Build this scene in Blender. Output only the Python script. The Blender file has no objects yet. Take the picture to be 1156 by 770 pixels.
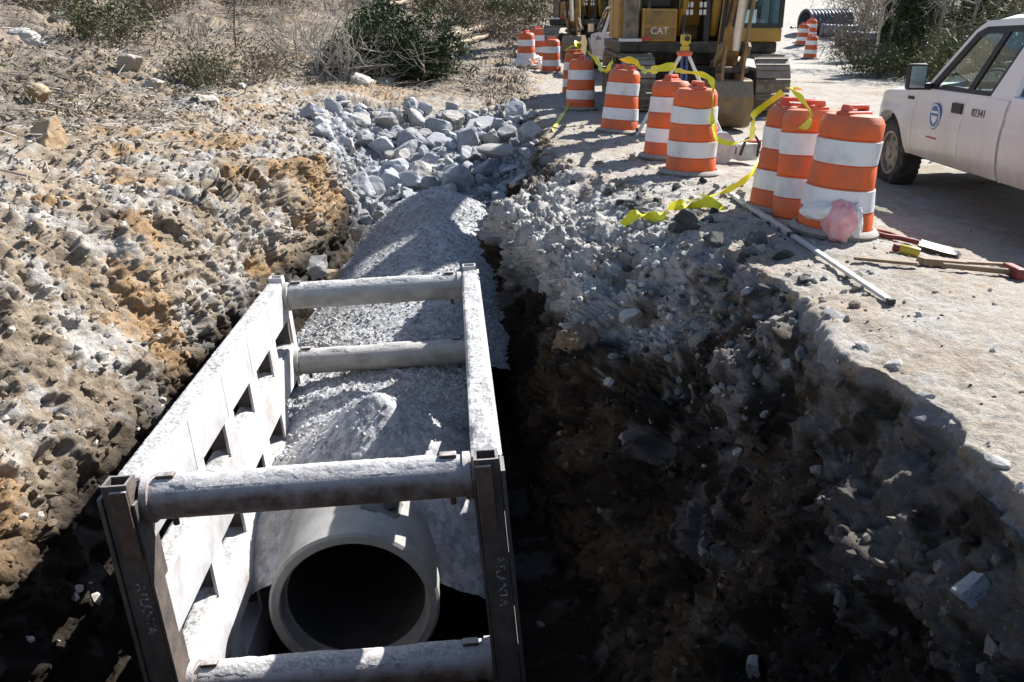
import bpy, bmesh, math, random
import numpy as np
from mathutils import Vector, Matrix, Euler
from mathutils.geometry import tessellate_polygon
R = math.radians
PI = math.pi
scene = bpy.context.scene
col = scene.collection
rng = np.random.default_rng(7)
random.seed(7)

# ------------------------------------------------------------------ camera
CAM = Vector((0, 0, 1.55)); PITCH = R(19.95)
cp, sp = math.cos(PITCH), math.sin(PITCH)
cam_d = bpy.data.cameras.new('camera'); cam = bpy.data.objects.new('camera', cam_d); col.objects.link(cam)
cam.location = CAM; cam.rotation_euler = (PI/2 - PITCH, 0, 0)
cam_d.sensor_width = 36; cam_d.lens = 1000/1156*36; cam_d.clip_start = .05; cam_d.clip_end = 2000
scene.camera = cam

def ray(px, py):
    u = -(py-385)/1000; r = (px-578)/1000
    return Vector((r, cp + sp*u, -sp + cp*u))

# ------------------------------------------------------------------ world and sun
SUN = Vector((.90, .84, 1.0)).normalized()
w = bpy.data.worlds.new('World'); scene.world = w; w.use_nodes = True
nt = w.node_tree; bg = nt.nodes['Background']
sky = nt.nodes.new('ShaderNodeTexSky'); sky.sky_type = 'NISHITA'; sky.sun_disc = False
sky.sun_elevation = math.asin(SUN.z); sky.sun_rotation = math.atan2(SUN.x, SUN.y)
sky.altitude = 200; sky.air_density = 1.0; sky.dust_density = .6; sky.ozone_density = 1.0
nt.links.new(sky.outputs[0], bg.inputs[0]); bg.inputs[1].default_value = .065
sl = bpy.data.lights.new('sun', 'SUN'); sl.energy = 5.0; sl.angle = R(.53); sl.color = (1, .97, .92)
so = bpy.data.objects.new('sun', sl); col.objects.link(so); so.location = (20, 15, 30)
so.rotation_euler = SUN.to_track_quat('Z', 'Y').to_euler()
scene.view_settings.view_transform = 'Standard'; scene.view_settings.look = 'None'
scene.view_settings.exposure = 1.05; scene.view_settings.gamma = 1
scene.view_settings.use_curve_mapping = False

# ------------------------------------------------------------------ noise (numpy)
_perm = np.random.default_rng(3).permutation(256); _perm = np.concatenate([_perm, _perm, _perm]).astype(np.int32)
_grad = np.array([[1,1,0],[-1,1,0],[1,-1,0],[-1,-1,0],[1,0,1],[-1,0,1],[1,0,-1],[-1,0,-1],[0,1,1],[0,-1,1],[0,1,-1],[0,-1,-1],[1,1,0],[0,-1,1],[-1,1,0],[0,-1,-1]], np.float32)
def perlin(p):
    p = np.asarray(p, np.float32); f0 = np.floor(p); i = f0.astype(np.int32) & 255; f = p - f0
    u = f*f*f*(f*(f*6-15)+10)
    out = 0
    for dx in (0, 1):
        wx = u[:,0] if dx else 1-u[:,0]
        hx = _perm[(i[:,0]+dx) & 255]
        for dy in (0, 1):
            wy = u[:,1] if dy else 1-u[:,1]
            hy = _perm[hx + ((i[:,1]+dy) & 255)]
            for dz in (0, 1):
                wz = u[:,2] if dz else 1-u[:,2]
                g = _grad[_perm[hy + ((i[:,2]+dz) & 255)] & 15]
                out = out + wx*wy*wz*(g[:,0]*(f[:,0]-dx)+g[:,1]*(f[:,1]-dy)+g[:,2]*(f[:,2]-dz))
    return out
def fbm(p, octv=4, gain=.5, ridge=False):
    a = 1.; s = 0; p = np.asarray(p, np.float32).copy()
    for k in range(octv):
        n = perlin(p)
        s = s + a*((.5-2*np.abs(n)) if ridge else n)
        p = p*2.03 + 17.3; a *= gain
    return s
def worley(p):
    p = np.asarray(p, np.float32); f0 = np.floor(p).astype(np.int32); f = p - f0
    best = np.full(len(p), 9., np.float32); ide = np.zeros(len(p), np.float32)
    for dx in (-1,0,1):
        for dy in (-1,0,1):
            for dz in (-1,0,1):
                h = _perm[_perm[_perm[(f0[:,0]+dx)&255]+((f0[:,1]+dy)&255)]+((f0[:,2]+dz)&255)]
                a = _perm[h]/255.; b = _perm[h+97]/255.; c = _perm[h+191]/255.
                d = (dx+a-f[:,0])**2+(dy+b-f[:,1])**2+(dz+c-f[:,2])**2
                m = d < best
                best = np.where(m, d, best); ide = np.where(m, h/255., ide)
    return np.sqrt(best), ide
def facets(p):
    """broken clod faces: every Worley cell gets its own height and its own tilted plane"""
    p = np.asarray(p, np.float32); f0 = np.floor(p).astype(np.int32); f = p - f0
    best = np.full(len(p), 9., np.float32); V = np.zeros((len(p), 3), np.float32); ide = np.zeros(len(p), np.int32)
    for dx in (-1,0,1):
        for dy in (-1,0,1):
            for dz in (-1,0,1):
                h = _perm[_perm[_perm[(f0[:,0]+dx)&255]+((f0[:,1]+dy)&255)]+((f0[:,2]+dz)&255)]
                o = np.stack([dx+_perm[h]/255.-f[:,0], dy+_perm[h+97]/255.-f[:,1], dz+_perm[h+191]/255.-f[:,2]], -1)
                d = (o*o).sum(1); m = d < best
                best = np.where(m, d, best); ide = np.where(m, h, ide); V[m] = o[m]
    a = _perm[ide+31]/255.*6.283; b = _perm[ide+77]/127.5-1; c = np.sqrt(np.maximum(0, 1-b*b))
    return (V[:,0]*np.cos(a)*c + V[:,1]*np.sin(a)*c + V[:,2]*b)*1.1 + (_perm[ide+151]/255.-.5)*.8 - .35*best, ide/255.
def sstep(a, b, x):
    t = np.clip((x-a)/(b-a), 0, 1); return t*t*(3-2*t)
def mixc(a, b, t): return a*(1-t[:,None]) + np.asarray(b, np.float32)*t[:,None]

# ------------------------------------------------------------------ materials
MATS = {}; RANDOFF = [False]
def new_mat(name):
    m = bpy.data.materials.new(name); m.use_nodes = True
    n = m.node_tree; p = n.nodes['Principled BSDF']; MATS[name] = m
    return m, n, p
def N(n, t, **kw):
    x = n.nodes.new(t)
    for k, v in kw.items():
        if k in x.inputs.keys(): x.inputs[k].default_value = v
        else: setattr(x, k, v)
    return x
def noise_node(n, scale, detail=5, rough=.55, coord='Object'):
    tc = n.nodes.new('ShaderNodeTexCoord'); t = N(n, 'ShaderNodeTexNoise'); t.inputs['Scale'].default_value = scale
    t.inputs['Detail'].default_value = detail; t.inputs['Roughness'].default_value = rough
    if RANDOFF[0]:
        oi = n.nodes.new('ShaderNodeObjectInfo'); ml = n.nodes.new('ShaderNodeMath'); ml.operation = 'MULTIPLY'; ml.inputs[1].default_value = 60; n.links.new(oi.outputs['Random'], ml.inputs[0])
        va = n.nodes.new('ShaderNodeVectorMath'); n.links.new(tc.outputs[coord], va.inputs[0]); n.links.new(ml.outputs[0], va.inputs[1]); n.links.new(va.outputs[0], t.inputs['Vector'])
    else: n.links.new(tc.outputs[coord], t.inputs['Vector'])
    return t
def ramp(n, src, a, b):
    r = n.nodes.new('ShaderNodeMapRange'); r.inputs['From Min'].default_value = a; r.inputs['From Max'].default_value = b
    n.links.new(src, r.inputs['Value']); return r.outputs[0]
def mixrgb(n, f, a, b, mode='MIX'):
    m = n.nodes.new('ShaderNodeMix'); m.data_type = 'RGBA'; m.blend_type = mode
    for s, v in ((0, f), (6, a), (7, b)):
        if hasattr(v, 'is_output'): n.links.new(v, m.inputs[s])
        elif s == 0: m.inputs[0].default_value = v
        else: m.inputs[s].default_value = (*v, 1) if len(v) == 3 else v
    return m.outputs[2]
def bump(n, p, src, strength, dist):
    b = n.nodes.new('ShaderNodeBump'); b.inputs['Strength'].default_value = strength; b.inputs['Distance'].default_value = dist
    n.links.new(src, b.inputs['Height']); n.links.new(b.outputs[0], p.inputs['Normal'])
def M(name, c1, c2=None, scale=6, rough=.7, metal=0, bmp=0, bscale=40, dust=None, dustamt=.8, lo=.4, hi=.65, rv=0, spec=.5):
    """base colour c1 mottled with c2; optional settled dust on upward faces and in patches"""
    if name in MATS: return MATS[name]
    m, n, p = new_mat(name); RANDOFF[0] = rv > 0
    p.inputs['Roughness'].default_value = rough; p.inputs['Metallic'].default_value = metal
    p.inputs['Specular IOR Level'].default_value = spec
    c = None
    if c2 is not None:
        t = noise_node(n, scale, 6, .65)
        c = mixrgb(n, ramp(n, t.outputs[0], lo, hi), c1, c2)
    else:
        t = noise_node(n, scale, 5)
        c = mixrgb(n, ramp(n, t.outputs[0], .3, .7), tuple(v*.88 for v in c1), tuple(min(1, v*1.08) for v in c1))
    if rv:
        oi = n.nodes.new('ShaderNodeObjectInfo'); r = ramp(n, oi.outputs['Random'], 0, 1)
        mm = n.nodes.new('ShaderNodeMapRange'); mm.inputs['To Min'].default_value = 1-rv; mm.inputs['To Max'].default_value = 1+rv
        n.links.new(r, mm.inputs['Value']); c = mixrgb(n, 1., c, mm.outputs[0], 'MULTIPLY')
    if dust is not None:
        g = n.nodes.new('ShaderNodeNewGeometry'); s = n.nodes.new('ShaderNodeSeparateXYZ'); n.links.new(g.outputs['Normal'], s.inputs[0])
        up = ramp(n, s.outputs['Z'], .15, .8); t2 = noise_node(n, scale*1.7, 8, .7)
        f = n.nodes.new('ShaderNodeMath'); f.operation = 'MULTIPLY'; n.links.new(up, f.inputs[0]); n.links.new(ramp(n, t2.outputs[0], .3, .5), f.inputs[1])
        f2 = n.nodes.new('ShaderNodeMath'); f2.operation = 'MULTIPLY'; f2.inputs[1].default_value = dustamt; n.links.new(f.outputs[0], f2.inputs[0])
        c = mixrgb(n, f2.outputs[0], c, dust)
    n.links.new(c, p.inputs['Base Color'])
    if bmp:
        t3 = noise_node(n, bscale, 6, .6); bump(n, p, t3.outputs[0], bmp, .02)
    RANDOFF[0] = False
    return m

def ground_mat(name, bscale=60, bstr=.6, vscale=0):
    m, n, p = new_mat(name)
    a = n.nodes.new('ShaderNodeVertexColor'); a.layer_name = 'Col'
    t = noise_node(n, bscale*.7, 6, .7); t2 = noise_node(n, 9, 5, .6)
    f = N(n, 'ShaderNodeMapRange'); f.inputs['From Min'].default_value = .3; f.inputs['From Max'].default_value = .7
    f.inputs['To Min'].default_value = .72; f.inputs['To Max'].default_value = 1.28; n.links.new(t.outputs[0], f.inputs['Value'])
    f2 = N(n, 'ShaderNodeMapRange'); f2.inputs['From Min'].default_value = .3; f2.inputs['From Max'].default_value = .7
    f2.inputs['To Min'].default_value = .88; f2.inputs['To Max'].default_value = 1.12; n.links.new(t2.outputs[0], f2.inputs['Value'])
    c = mixrgb(n, 1., a.outputs[0], f.outputs[0], 'MULTIPLY'); c = mixrgb(n, 1., c, f2.outputs[0], 'MULTIPLY')
    h = t.outputs[0]
    if vscale:
        tc = n.nodes.new('ShaderNodeTexCoord'); v = N(n, 'ShaderNodeTexVoronoi'); v.inputs['Scale'].default_value = vscale
        n.links.new(tc.outputs['Object'], v.inputs['Vector'])
        hs = N(n, 'ShaderNodeSeparateColor'); n.links.new(v.outputs['Color'], hs.inputs[0])
        g = N(n, 'ShaderNodeMapRange'); g.inputs['To Min'].default_value = .5; g.inputs['To Max'].default_value = 1.45; n.links.new(hs.outputs[0], g.inputs['Value'])
        c = mixrgb(n, 1., c, g.outputs[0], 'MULTIPLY')
        ad = n.nodes.new('ShaderNodeMath'); ad.operation = 'SUBTRACT'; n.links.new(t.outputs[0], ad.inputs[0]); n.links.new(v.outputs['Distance'], ad.inputs[1]); h = ad.outputs[0]
    n.links.new(c, p.inputs['Base Color']); p.inputs['Roughness'].default_value = .95; p.inputs['Specular IOR Level'].default_value = .25
    bump(n, p, h, bstr, .02)
    return m

# ------------------------------------------------------------------ object helpers
def tag(o, label=None, cat=None, group=None, kind=None):
    if label: o['label'] = label
    if cat: o['category'] = cat
    if group: o['group'] = group
    if kind: o['kind'] = kind
    return o
def thing(name, label, cat, loc=(0,0,0), rotz=0, group=None):
    o = bpy.data.objects.new(name, None); col.objects.link(o); o.empty_display_size = .2
    o.location = loc; o.rotation_euler = (0, 0, rotz)
    return tag(o, label, cat, group)
def children(o): return [c for c in bpy.data.objects if c.parent == o]
def copy_tree(o, parent=None):
    kids = children(o); c = o.copy(); col.objects.link(c)
    if parent: c.parent = parent
    for k in kids: copy_tree(k, c)
    return c
def mesh_np(name, verts, faces, mat, parent=None, smooth=False, colr=None):
    """verts (n,3), faces list of (m,k) arrays"""
    me = bpy.data.meshes.new(name); verts = np.asarray(verts, np.float32)
    me.vertices.add(len(verts)); me.vertices.foreach_set('co', verts.ravel())
    tot = [np.full(len(f), f.shape[1], np.int32) for f in faces]; tot = np.concatenate(tot)
    idx = np.concatenate([f.ravel() for f in faces]).astype(np.int32)
    me.loops.add(len(idx)); me.loops.foreach_set('vertex_index', idx)
    me.polygons.add(len(tot)); st = np.concatenate([[0], np.cumsum(tot)[:-1]]).astype(np.int32)
    me.polygons.foreach_set('loop_start', st); me.polygons.foreach_set('loop_total', tot)
    me.polygons.foreach_set('use_smooth', np.full(len(tot), smooth))
    me.update(calc_edges=True); me.validate()
    if colr is not None:
        ca = me.color_attributes.new('Col', 'FLOAT_COLOR', 'POINT')
        c4 = np.ones((len(verts), 4), np.float32); c4[:, :3] = colr; ca.data.foreach_set('color', c4.ravel())
    me.materials.append(mat)
    o = bpy.data.objects.new(name, me); col.objects.link(o)
    if parent: o.parent = parent
    return o
def grid_faces(nr, nc):
    i = np.arange(nr-1)[:, None]*nc + np.arange(nc-1)[None, :]
    return np.stack([i, i+1, i+nc+1, i+nc], -1).reshape(-1, 4)

class MB:
    def __init__(s): s.v = []; s.f = []; s.m = []
    def add(s, vs, fs, mi=0):
        b = len(s.v); s.v += [tuple(v) for v in vs]; s.f += [tuple(b+i for i in f) for f in fs]; s.m += [mi]*len(fs); return s
    def box(s, c, d, rot=None, mi=0, bev=0):
        x, y, z = (k/2 for k in d)
        if bev:
            b = min(bev, x*.9, y*.9, z*.9); vs = []
            bm = bmesh.new(); bmesh.ops.create_cube(bm, size=1)
            for v in bm.verts: v.co = Vector((v.co.x*2*x, v.co.y*2*y, v.co.z*2*z))
            bmesh.ops.bevel(bm, geom=bm.edges[:], offset=b, segments=2, affect='EDGES', profile=.6)
            bm.verts.index_update(); vs = [v.co.copy() for v in bm.verts]; fs = [[v.index for v in f.verts] for f in bm.faces]; bm.free()
        else:
            vs = [Vector(q) for q in ((-x,-y,-z),(x,-y,-z),(x,y,-z),(-x,y,-z),(-x,-y,z),(x,-y,z),(x,y,z),(-x,y,z))]
            fs = [(0,3,2,1),(4,5,6,7),(0,1,5,4),(1,2,6,5),(2,3,7,6),(3,0,4,7)]
        if rot is not None:
            mt = rot if isinstance(rot, Matrix) else Euler(rot).to_matrix(); vs = [mt @ v for v in vs]
        return s.add([Vector(c)+v for v in vs], fs, mi)
    def tube(s, pts, r, n=8, cap=True, mi=0, r2=None):
        pts = [Vector(p) for p in pts]; k = len(pts)
        rs = r if isinstance(r, (list, tuple)) else [r]*k
        vs = []; up = None
        for i, p in enumerate(pts):
            d = (pts[min(i+1, k-1)]-pts[max(i-1, 0)])
            d = d.normalized() if d.length > 1e-9 else Vector((0,0,1))
            if up is None: up = d.orthogonal().normalized()
            else:
                up = up - d*up.dot(d); up = up.normalized() if up.length > 1e-6 else d.orthogonal().normalized()
            sd = d.cross(up)
            for j in range(n):
                a = 2*PI*j/n; vs.append(p + (up*math.cos(a)+sd*math.sin(a))*rs[i])
        fs = [(i*n+j, i*n+(j+1)%n, (i+1)*n+(j+1)%n, (i+1)*n+j) for i in range(k-1) for j in range(n)]
        if cap: fs += [tuple(range(n))[::-1], tuple((k-1)*n+j for j in range(n))]
        return s.add(vs, fs, mi)
    def lathe(s, prof, n=32, c=(0,0,0), axis='Z', mi=0, closed=False, caps=True):
        vs = []
        for r, z in prof:
            for j in range(n):
                a = 2*PI*j/n; q = (r*math.cos(a), r*math.sin(a), z)
                if axis == 'Y': q = (q[0], q[2], q[1])
                if axis == 'X': q = (q[2], q[0], q[1])
                vs.append(Vector(c)+Vector(q))
        k = len(prof); fs = []
        for i in range(k if closed else k-1):
            i2 = (i+1) % k
            fs += [(i*n+j, i*n+(j+1)%n, i2*n+(j+1)%n, i2*n+j) for j in range(n)]
        if not closed and caps:
            if prof[0][0] > 1e-6: fs.append(tuple(range(n))[::-1])
            if prof[-1][0] > 1e-6: fs.append(tuple((k-1)*n+j for j in range(n)))
        return s.add(vs, fs, mi)
    def prism(s, poly, a, b, axis='X', mi=0):
        """poly 2D outline extruded between a and b along axis (X: (y,z), Y: (x,z), Z: (x,y))"""
        def P(q, t):
            return {'X': (t, q[0], q[1]), 'Y': (q[0], t, q[1]), 'Z': (q[0], q[1], t)}[axis]
        n = len(poly); vs = [P(q, a) for q in poly]+[P(q, b) for q in poly]
        fs = [(i, (i+1)%n, n+(i+1)%n, n+i) for i in range(n)]
        tri = tessellate_polygon([[Vector((q[0], q[1], 0)) for q in poly]])
        fs += [tuple(t) for t in tri] + [tuple(n+i for i in t)[::-1] for t in tri]
        return s.add(vs, fs, mi)
    def build(s, name, mat, parent=None, smooth=False, xf=None, bevel=0, fix=True):
        me = bpy.data.meshes.new(name); me.from_pydata([tuple(v) for v in s.v], [], s.f)
        mats = mat if isinstance(mat, (list, tuple)) else [mat]
        for q in mats: me.materials.append(q)
        if len(mats) > 1: me.polygons.foreach_set('material_index', s.m)
        bm = bmesh.new(); bm.from_mesh(me)
        if fix: bmesh.ops.recalc_face_normals(bm, faces=bm.faces[:])
        if xf is not None: bmesh.ops.transform(bm, matrix=xf, verts=bm.verts[:])
        bm.to_mesh(me); bm.free()
        if smooth:
            me.polygons.foreach_set('use_smooth', [True]*len(me.polygons))
            me.set_sharp_from_angle(angle=R(smooth if smooth is not True else 40))
        me.update()
        o = bpy.data.objects.new(name, me); col.objects.link(o)
        if parent: o.parent = parent
        return o
def text_obj(txt, size, mat, parent, mtx, name='lettering', depth=.002, spacing=1.0):
    cu = bpy.data.curves.new('t', 'FONT'); cu.body = txt; cu.size = size; cu.extrude = depth; cu.align_x = 'CENTER'; cu.align_y = 'CENTER'; cu.space_character = spacing
    t = bpy.data.objects.new('t', cu); col.objects.link(t)
    dg = bpy.context.evaluated_depsgraph_get(); me = bpy.data.meshes.new_from_object(t.evaluated_get(dg))
    bpy.data.objects.remove(t); bpy.data.curves.remove(cu)
    me.transform(mtx); me.materials.clear(); me.materials.append(mat); me.name = name
    o = bpy.data.objects.new(name, me); col.objects.link(o); o.parent = parent; return o
# ------------------------------------------------------------------ terrain: cross-sections swept along Y
KEYS = {
 -8: [(-150,14),(-40,9),(-16,4.2),(-9,1.5),(-6.4,.4),(-4.9,.1),(-3.9,.02),(-3.4,0),(-2.9,0),(-2.6,0),(-2.4,0),(.4,0),(.75,0),(1.2,0),(1.68,0),(1.76,0),(1.84,0),(2.6,0),(4.2,-.18),(7,-.3),(11,-.3),(30,.5),(150,8)],
 .9: [(-150,14),(-40,9),(-16,4.2),(-9,1.5),(-6.4,.4),(-4.9,.1),(-3.9,.02),(-3.4,0),(-2.9,-.05),(-2.6,-.06),(-2.4,-.08),(.4,-.08),(.75,-.06),(1.2,-.03),(1.68,0),(1.76,0),(1.84,0),(2.6,0),(4.2,-.18),(7,-.3),(11,-.3),(30,.5),(150,8)],
 2.1: [(-150,14),(-40,9),(-16,4.2),(-9,1.6),(-6.4,.45),(-4.9,.1),(-3.9,-.05),(-3.4,-.55),(-2.9,-1.15),(-2.6,-1.85),(-2.4,-2.6),(.75,-2.6),(1.02,-1.9),(1.38,-1.2),(1.66,-.52),(1.83,-.11),(1.84,0),(2.6,0),(4.2,-.18),(7,-.3),(11,-.3),(30,.5),(150,8)],
 4.9: [(-150,14),(-40,9),(-16,4.2),(-9,1.6),(-6.4,.5),(-4.8,.12),(-3.7,-.03),(-3.1,-.55),(-2.68,-1.1),(-2.5,-1.8),(-2.35,-2.6),(.6,-2.6),(.88,-1.9),(1.22,-1.2),(1.53,-.5),(1.70,-.11),(1.72,0),(2.7,0),(4.3,-.22),(7,-.3),(11,-.3),(30,.5),(150,8)],
 6.4: [(-150,14),(-40,9),(-16,4.0),(-9,1.5),(-6.4,.5),(-4.7,.14),(-3.5,0),(-2.95,-.45),(-2.65,-1.0),(-2.5,-1.7),(-2.35,-2.5),(.25,-2.5),(.38,-1.7),(.55,-.95),(.95,-.5),(1.38,-.13),(1.5,0),(2.7,0),(4.3,-.24),(7,-.3),(11,-.3),(30,.5),(150,8)],
 8: [(-150,14),(-40,9),(-16,3.8),(-9,1.35),(-6.4,.48),(-4.5,.12),(-3.1,0),(-2.75,-.4),(-2.55,-.85),(-2.4,-1.4),(-2.3,-2.1),(-.05,-2.2),(-.02,-1.4),(-.05,-.7),(-.12,-.3),(.55,-.2),(1.15,0),(2.7,0),(4.3,-.26),(7,-.3),(11,-.3),(30,.5),(150,8)],
 10: [(-150,14),(-40,9),(-16,3.2),(-9,1.05),(-6.2,.42),(-4.1,.09),(-2.6,0),(-2.35,-.4),(-2.2,-.8),(-2.1,-1.2),(-2,-1.5),(-.05,-1.5),(0,-1.1),(-.02,-.6),(.0,-.22),(.4,-.12),(.7,0),(2.6,0),(4.4,-.28),(7,-.3),(11,-.3),(30,.5),(150,8)],
 12: [(-150,14),(-40,8),(-16,2.6),(-9,.8),(-6,.38),(-3.7,.06),(-2.35,-.02),(-2.2,-.35),(-2.1,-.6),(-2,-.85),(-1.9,-1.0),(-.1,-1.0),(.1,-.75),(.25,-.5),(.35,-.3),(.45,-.1),(.58,0),(2.5,0),(4.4,-.25),(7,-.3),(11,-.3),(30,.5),(150,8)],
 14: [(-150,14),(-40,8),(-16,2.6),(-9,.95),(-6.3,.5),(-4.4,.18),(-3.2,.02),(-2.9,-.1),(-2.6,-.25),(-2.2,-.4),(-1.8,-.5),(-.4,-.55),(-.1,-.5),(.15,-.4),(.35,-.3),(.42,-.1),(.55,0),(2.5,0),(4.5,-.15),(7,-.25),(11,-.3),(30,.5),(150,8)],
 17: [(-150,14),(-40,8),(-17,2.8),(-10,1.3),(-7,.75),(-5,.35),(-3.6,.1),(-3,.05),(-2.5,0),(-2,-.02),(-1.5,-.05),(-.6,-.1),(-.3,-.12),(0,-.12),(.2,-.1),(.35,-.03),(.5,0),(2.5,0),(5,-.05),(8,-.2),(12,-.3),(30,.5),(150,8)],
 22: [(-150,16),(-42,9),(-18,3),(-11,1.6),(-8,1.05),(-5.5,.7),(-3.8,.38),(-3.2,.3),(-2.6,.24),(-2,.2),(-1.5,.16),(-.9,.12),(-.5,.09),(-.1,.06),(.2,.05),(.4,.03),(.7,.02),(3,0),(6,-.02),(10,-.15),(14,-.3),(30,.6),(150,9)],
 30: [(-150,18),(-44,10),(-20,4.2),(-13,2.7),(-9,2.0),(-6,1.45),(-4.2,1.1),(-3.5,1.0),(-2.8,.92),(-2.1,.85),(-1.5,.8),(-.8,.7),(-.3,.62),(.1,.55),(.4,.5),(.7,.42),(1.1,.35),(4,.08),(8,-.05),(12,-.12),(16,-.1),(32,1),(150,10)],
 38: [(-150,20),(-46,12),(-22,6),(-15,4.2),(-11,3.4),(-7,2.75),(-4.5,2.3),(-3.6,2.2),(-2.8,2.1),(-2,2.0),(-1.2,1.9),(-.4,1.8),(.2,1.7),(.7,1.6),(1.2,1.5),(1.8,1.3),(2.6,1.0),(6,.4),(10,.02),(14.5,.02),(18,.2),(34,2),(150,12)],
 60: [(-150,26),(-50,17),(-26,10),(-18,7.6),(-12,6.3),(-7,5.6),(-3,5.1),(-1.6,5),(-.4,4.9),(.8,4.8),(2,4.7),(3.5,4.5),(4.8,4.3),(6,4.1),(7,3.9),(8,3.7),(10,3.4),(14,2.9),(18,2.8),(23,2.85),(27,3.2),(42,6),(160,17)],
 120: [(-180,40),(-70,30),(-40,22),(-30,19),(-22,17.5),(-15,16.5),(-9,16),(-6,15.7),(-4,15.5),(-2,15.3),(0,15.1),(3,14.9),(6,14.6),(9,14.3),(12,14),(15,13.7),(20,13.3),(27,12.8),(33,12.6),(40,12.7),(46,13.2),(65,16),(190,30)],
 260: [(-260,75),(-120,62),(-80,55),(-60,52),(-45,50),(-30,49),(-20,48),(-14,47.5),(-9,47),(-4,46.5),(0,46),(6,45.5),(12,45),(18,44.5),(24,44),(30,43.6),(40,43),(52,42.5),(62,42.5),(74,42.6),(85,43),(120,48),(280,66)],
}
ky = sorted(KEYS); NCP = 23
yf = np.arange(-8, 260, .1)
CX = np.zeros((len(yf), NCP)); CZ = np.zeros((len(yf), NCP))
kern = np.exp(-.5*(np.arange(-12, 13)/5.)**2); kern /= kern.sum()
for j in range(NCP):
    for A, q in ((CX, 0), (CZ, 1)):
        a = np.interp(yf, ky, [KEYS[k][j][q] for k in ky])
        A[:, j] = np.convolve(np.pad(a, 12, mode='edge'), kern, 'valid')
n1 = lambda s, f: fbm(np.stack([yf*f, np.full_like(yf, s), np.zeros_like(yf)], -1), 4, .6)
nearw = 1-sstep(14, 20, yf)
CX[:, 16] += nearw*.16*n1(3.3, 1.1); CX[:, 16] += nearw*.05*n1(43.3, 4.5); CX[:, 15] += nearw*(.15*n1(3.3, 1.1)+.04*n1(43.3, 4.5)+.03*n1(5.1, 1.9)); CX[:, 14] += nearw*.28*n1(8.7, .8)
CX[:, 13] += nearw*.25*n1(11.7, .7); CX[:, 6] += nearw*.35*n1(21.7, .6); CX[:, 7] += nearw*.22*n1(25.7, .8)
rows = np.concatenate([np.arange(-6, 1.8, .2), np.arange(1.8, 8.5, .022), np.arange(8.5, 16, .034), np.arange(16, 24, .07), np.arange(24, 42, .18), 42*1.045**np.arange(41)])
cnt = [10, 26, 44, 70, 90, 70, 60, 50, 30, 12, 24, 40, 62, 72, 44, 14, 66, 60, 50, 34, 36, 12]
cpar = np.concatenate([j + np.arange(c)/c for j, c in enumerate(cnt)] + [[22.]])
NR, NC = len(rows), len(cpar)
RX = np.stack([np.interp(rows, yf, CX[:, j]) for j in range(NCP)], 1); RZ = np.stack([np.interp(rows, yf, CZ[:, j]) for j in range(NCP)], 1)
jj = np.minimum(cpar.astype(int), 21); ff = cpar - jj
GX = RX[:, jj]*(1-ff)+RX[:, jj+1]*ff; GZ = RZ[:, jj]*(1-ff)+RZ[:, jj+1]*ff
k2 = np.exp(-.5*(np.arange(-7, 8)/3.)**2); k2 /= k2.sum()
for A in (GX, GZ):
    P = np.pad(A, ((0, 0), (7, 7)), mode='reflect', reflect_type='odd'); S_ = sum(k2[i]*P[:, i:i+NC] for i in range(15)); wk_ = np.interp(cpar, [13.2, 14, 16.5, 17], [1, 0, 0, 1])[None, :]; A[:] = S_*wk_ + A*(1-wk_)
GY = np.repeat(rows[:, None], NC, 1)
# base normals
def normals(X, Y, Z):
    P = np.stack([X, Y, Z], -1); du = np.gradient(P, axis=1); dv = np.gradient(P, axis=0)
    n = np.cross(du, dv); return n/np.maximum(np.linalg.norm(n, axis=-1, keepdims=True), 1e-9)
NRM = normals(GX, GY, GZ)
P = np.stack([GX, GY, GZ], -1).reshape(-1, 3).astype(np.float32)
C = np.repeat(cpar[None, :], NR, 0).ravel(); Y = P[:, 1].copy(); X = P[:, 0].copy()
ic = [0,2,3,4,5,6,7,8,9,10,11,12,13,14,15,16,16.4,17,18,19,20,21,22]
def amp(v): return np.interp(C, ic, v)
low = amp([1.2,.5,.3,.18,.12,.12,.16,.16,.12,.06,.06,.22,.26,.18,.07,.03,.03,.03,.03,.03,.1,.5,1.2])
mid = amp([.1,.11,.09,.06,.04,.045,.055,.06,.09,.05,.05,.13,.15,.12,.06,.02,.012,.008,.008,.01,.04,.1,.1])
clo = amp([.05,.06,.05,.035,.025,.03,.035,.04,.04,.03,.03,.06,.07,.06,.04,.016,.008,.004,.004,.005,.03,.06,.06])
fin = amp([.03,.03,.034,.026,.022,.022,.025,.026,.026,.02,.02,.03,.03,.025,.02,.010,.008,.007,.007,.007,.02,.03,.03])
# crumbled verge by the trench edge (rubble between Y 5.5 and 12)
rub = np.exp(-((Y-8.2)/2.6)**2)*np.interp(C, [13.2, 14, 15.5, 16.3, 17], [0, 1, 1, .5, 0])
mid = mid + .025*rub; clo = clo + .018*rub; fin = fin + .012*rub
smoothrd = sstep(16, 20, Y)*np.interp(C, [5, 7, 15, 17], [0, .5, .6, 0])
mid *= 1-.5*smoothrd; low *= 1-.6*smoothrd
q = P*np.array([1, 1, 1.15], np.float32)
dl = fbm(q*.75, 3); dm = fbm(q*2.6+31, 4, .55, True); w1, id1 = worley(q*4.3 + .35*np.stack([perlin(q*6), perlin(q*6+9), perlin(q*6+5)], -1)); w2, id2 = worley(q*11+7)
df = fbm(q*14+3, 3, .6); w3, id3 = worley(q*24+3); dcr = perlin(q*40)
disp = low*dl + mid*(dm-.15)*.9 + clo*((.75-w1)*1.3+ (id1-.5)*.9) + fin*((.6-w2)*1.5*(id2 > .35) + df + 1.1*(.45-w3)*(id3 > .3) + .35*dcr)
bankw = np.interp(C, [3, 5, 6, 8.5, 9.5], [.4, .7, 1, 1, 0])*(1-sstep(13, 17, Y))
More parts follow.
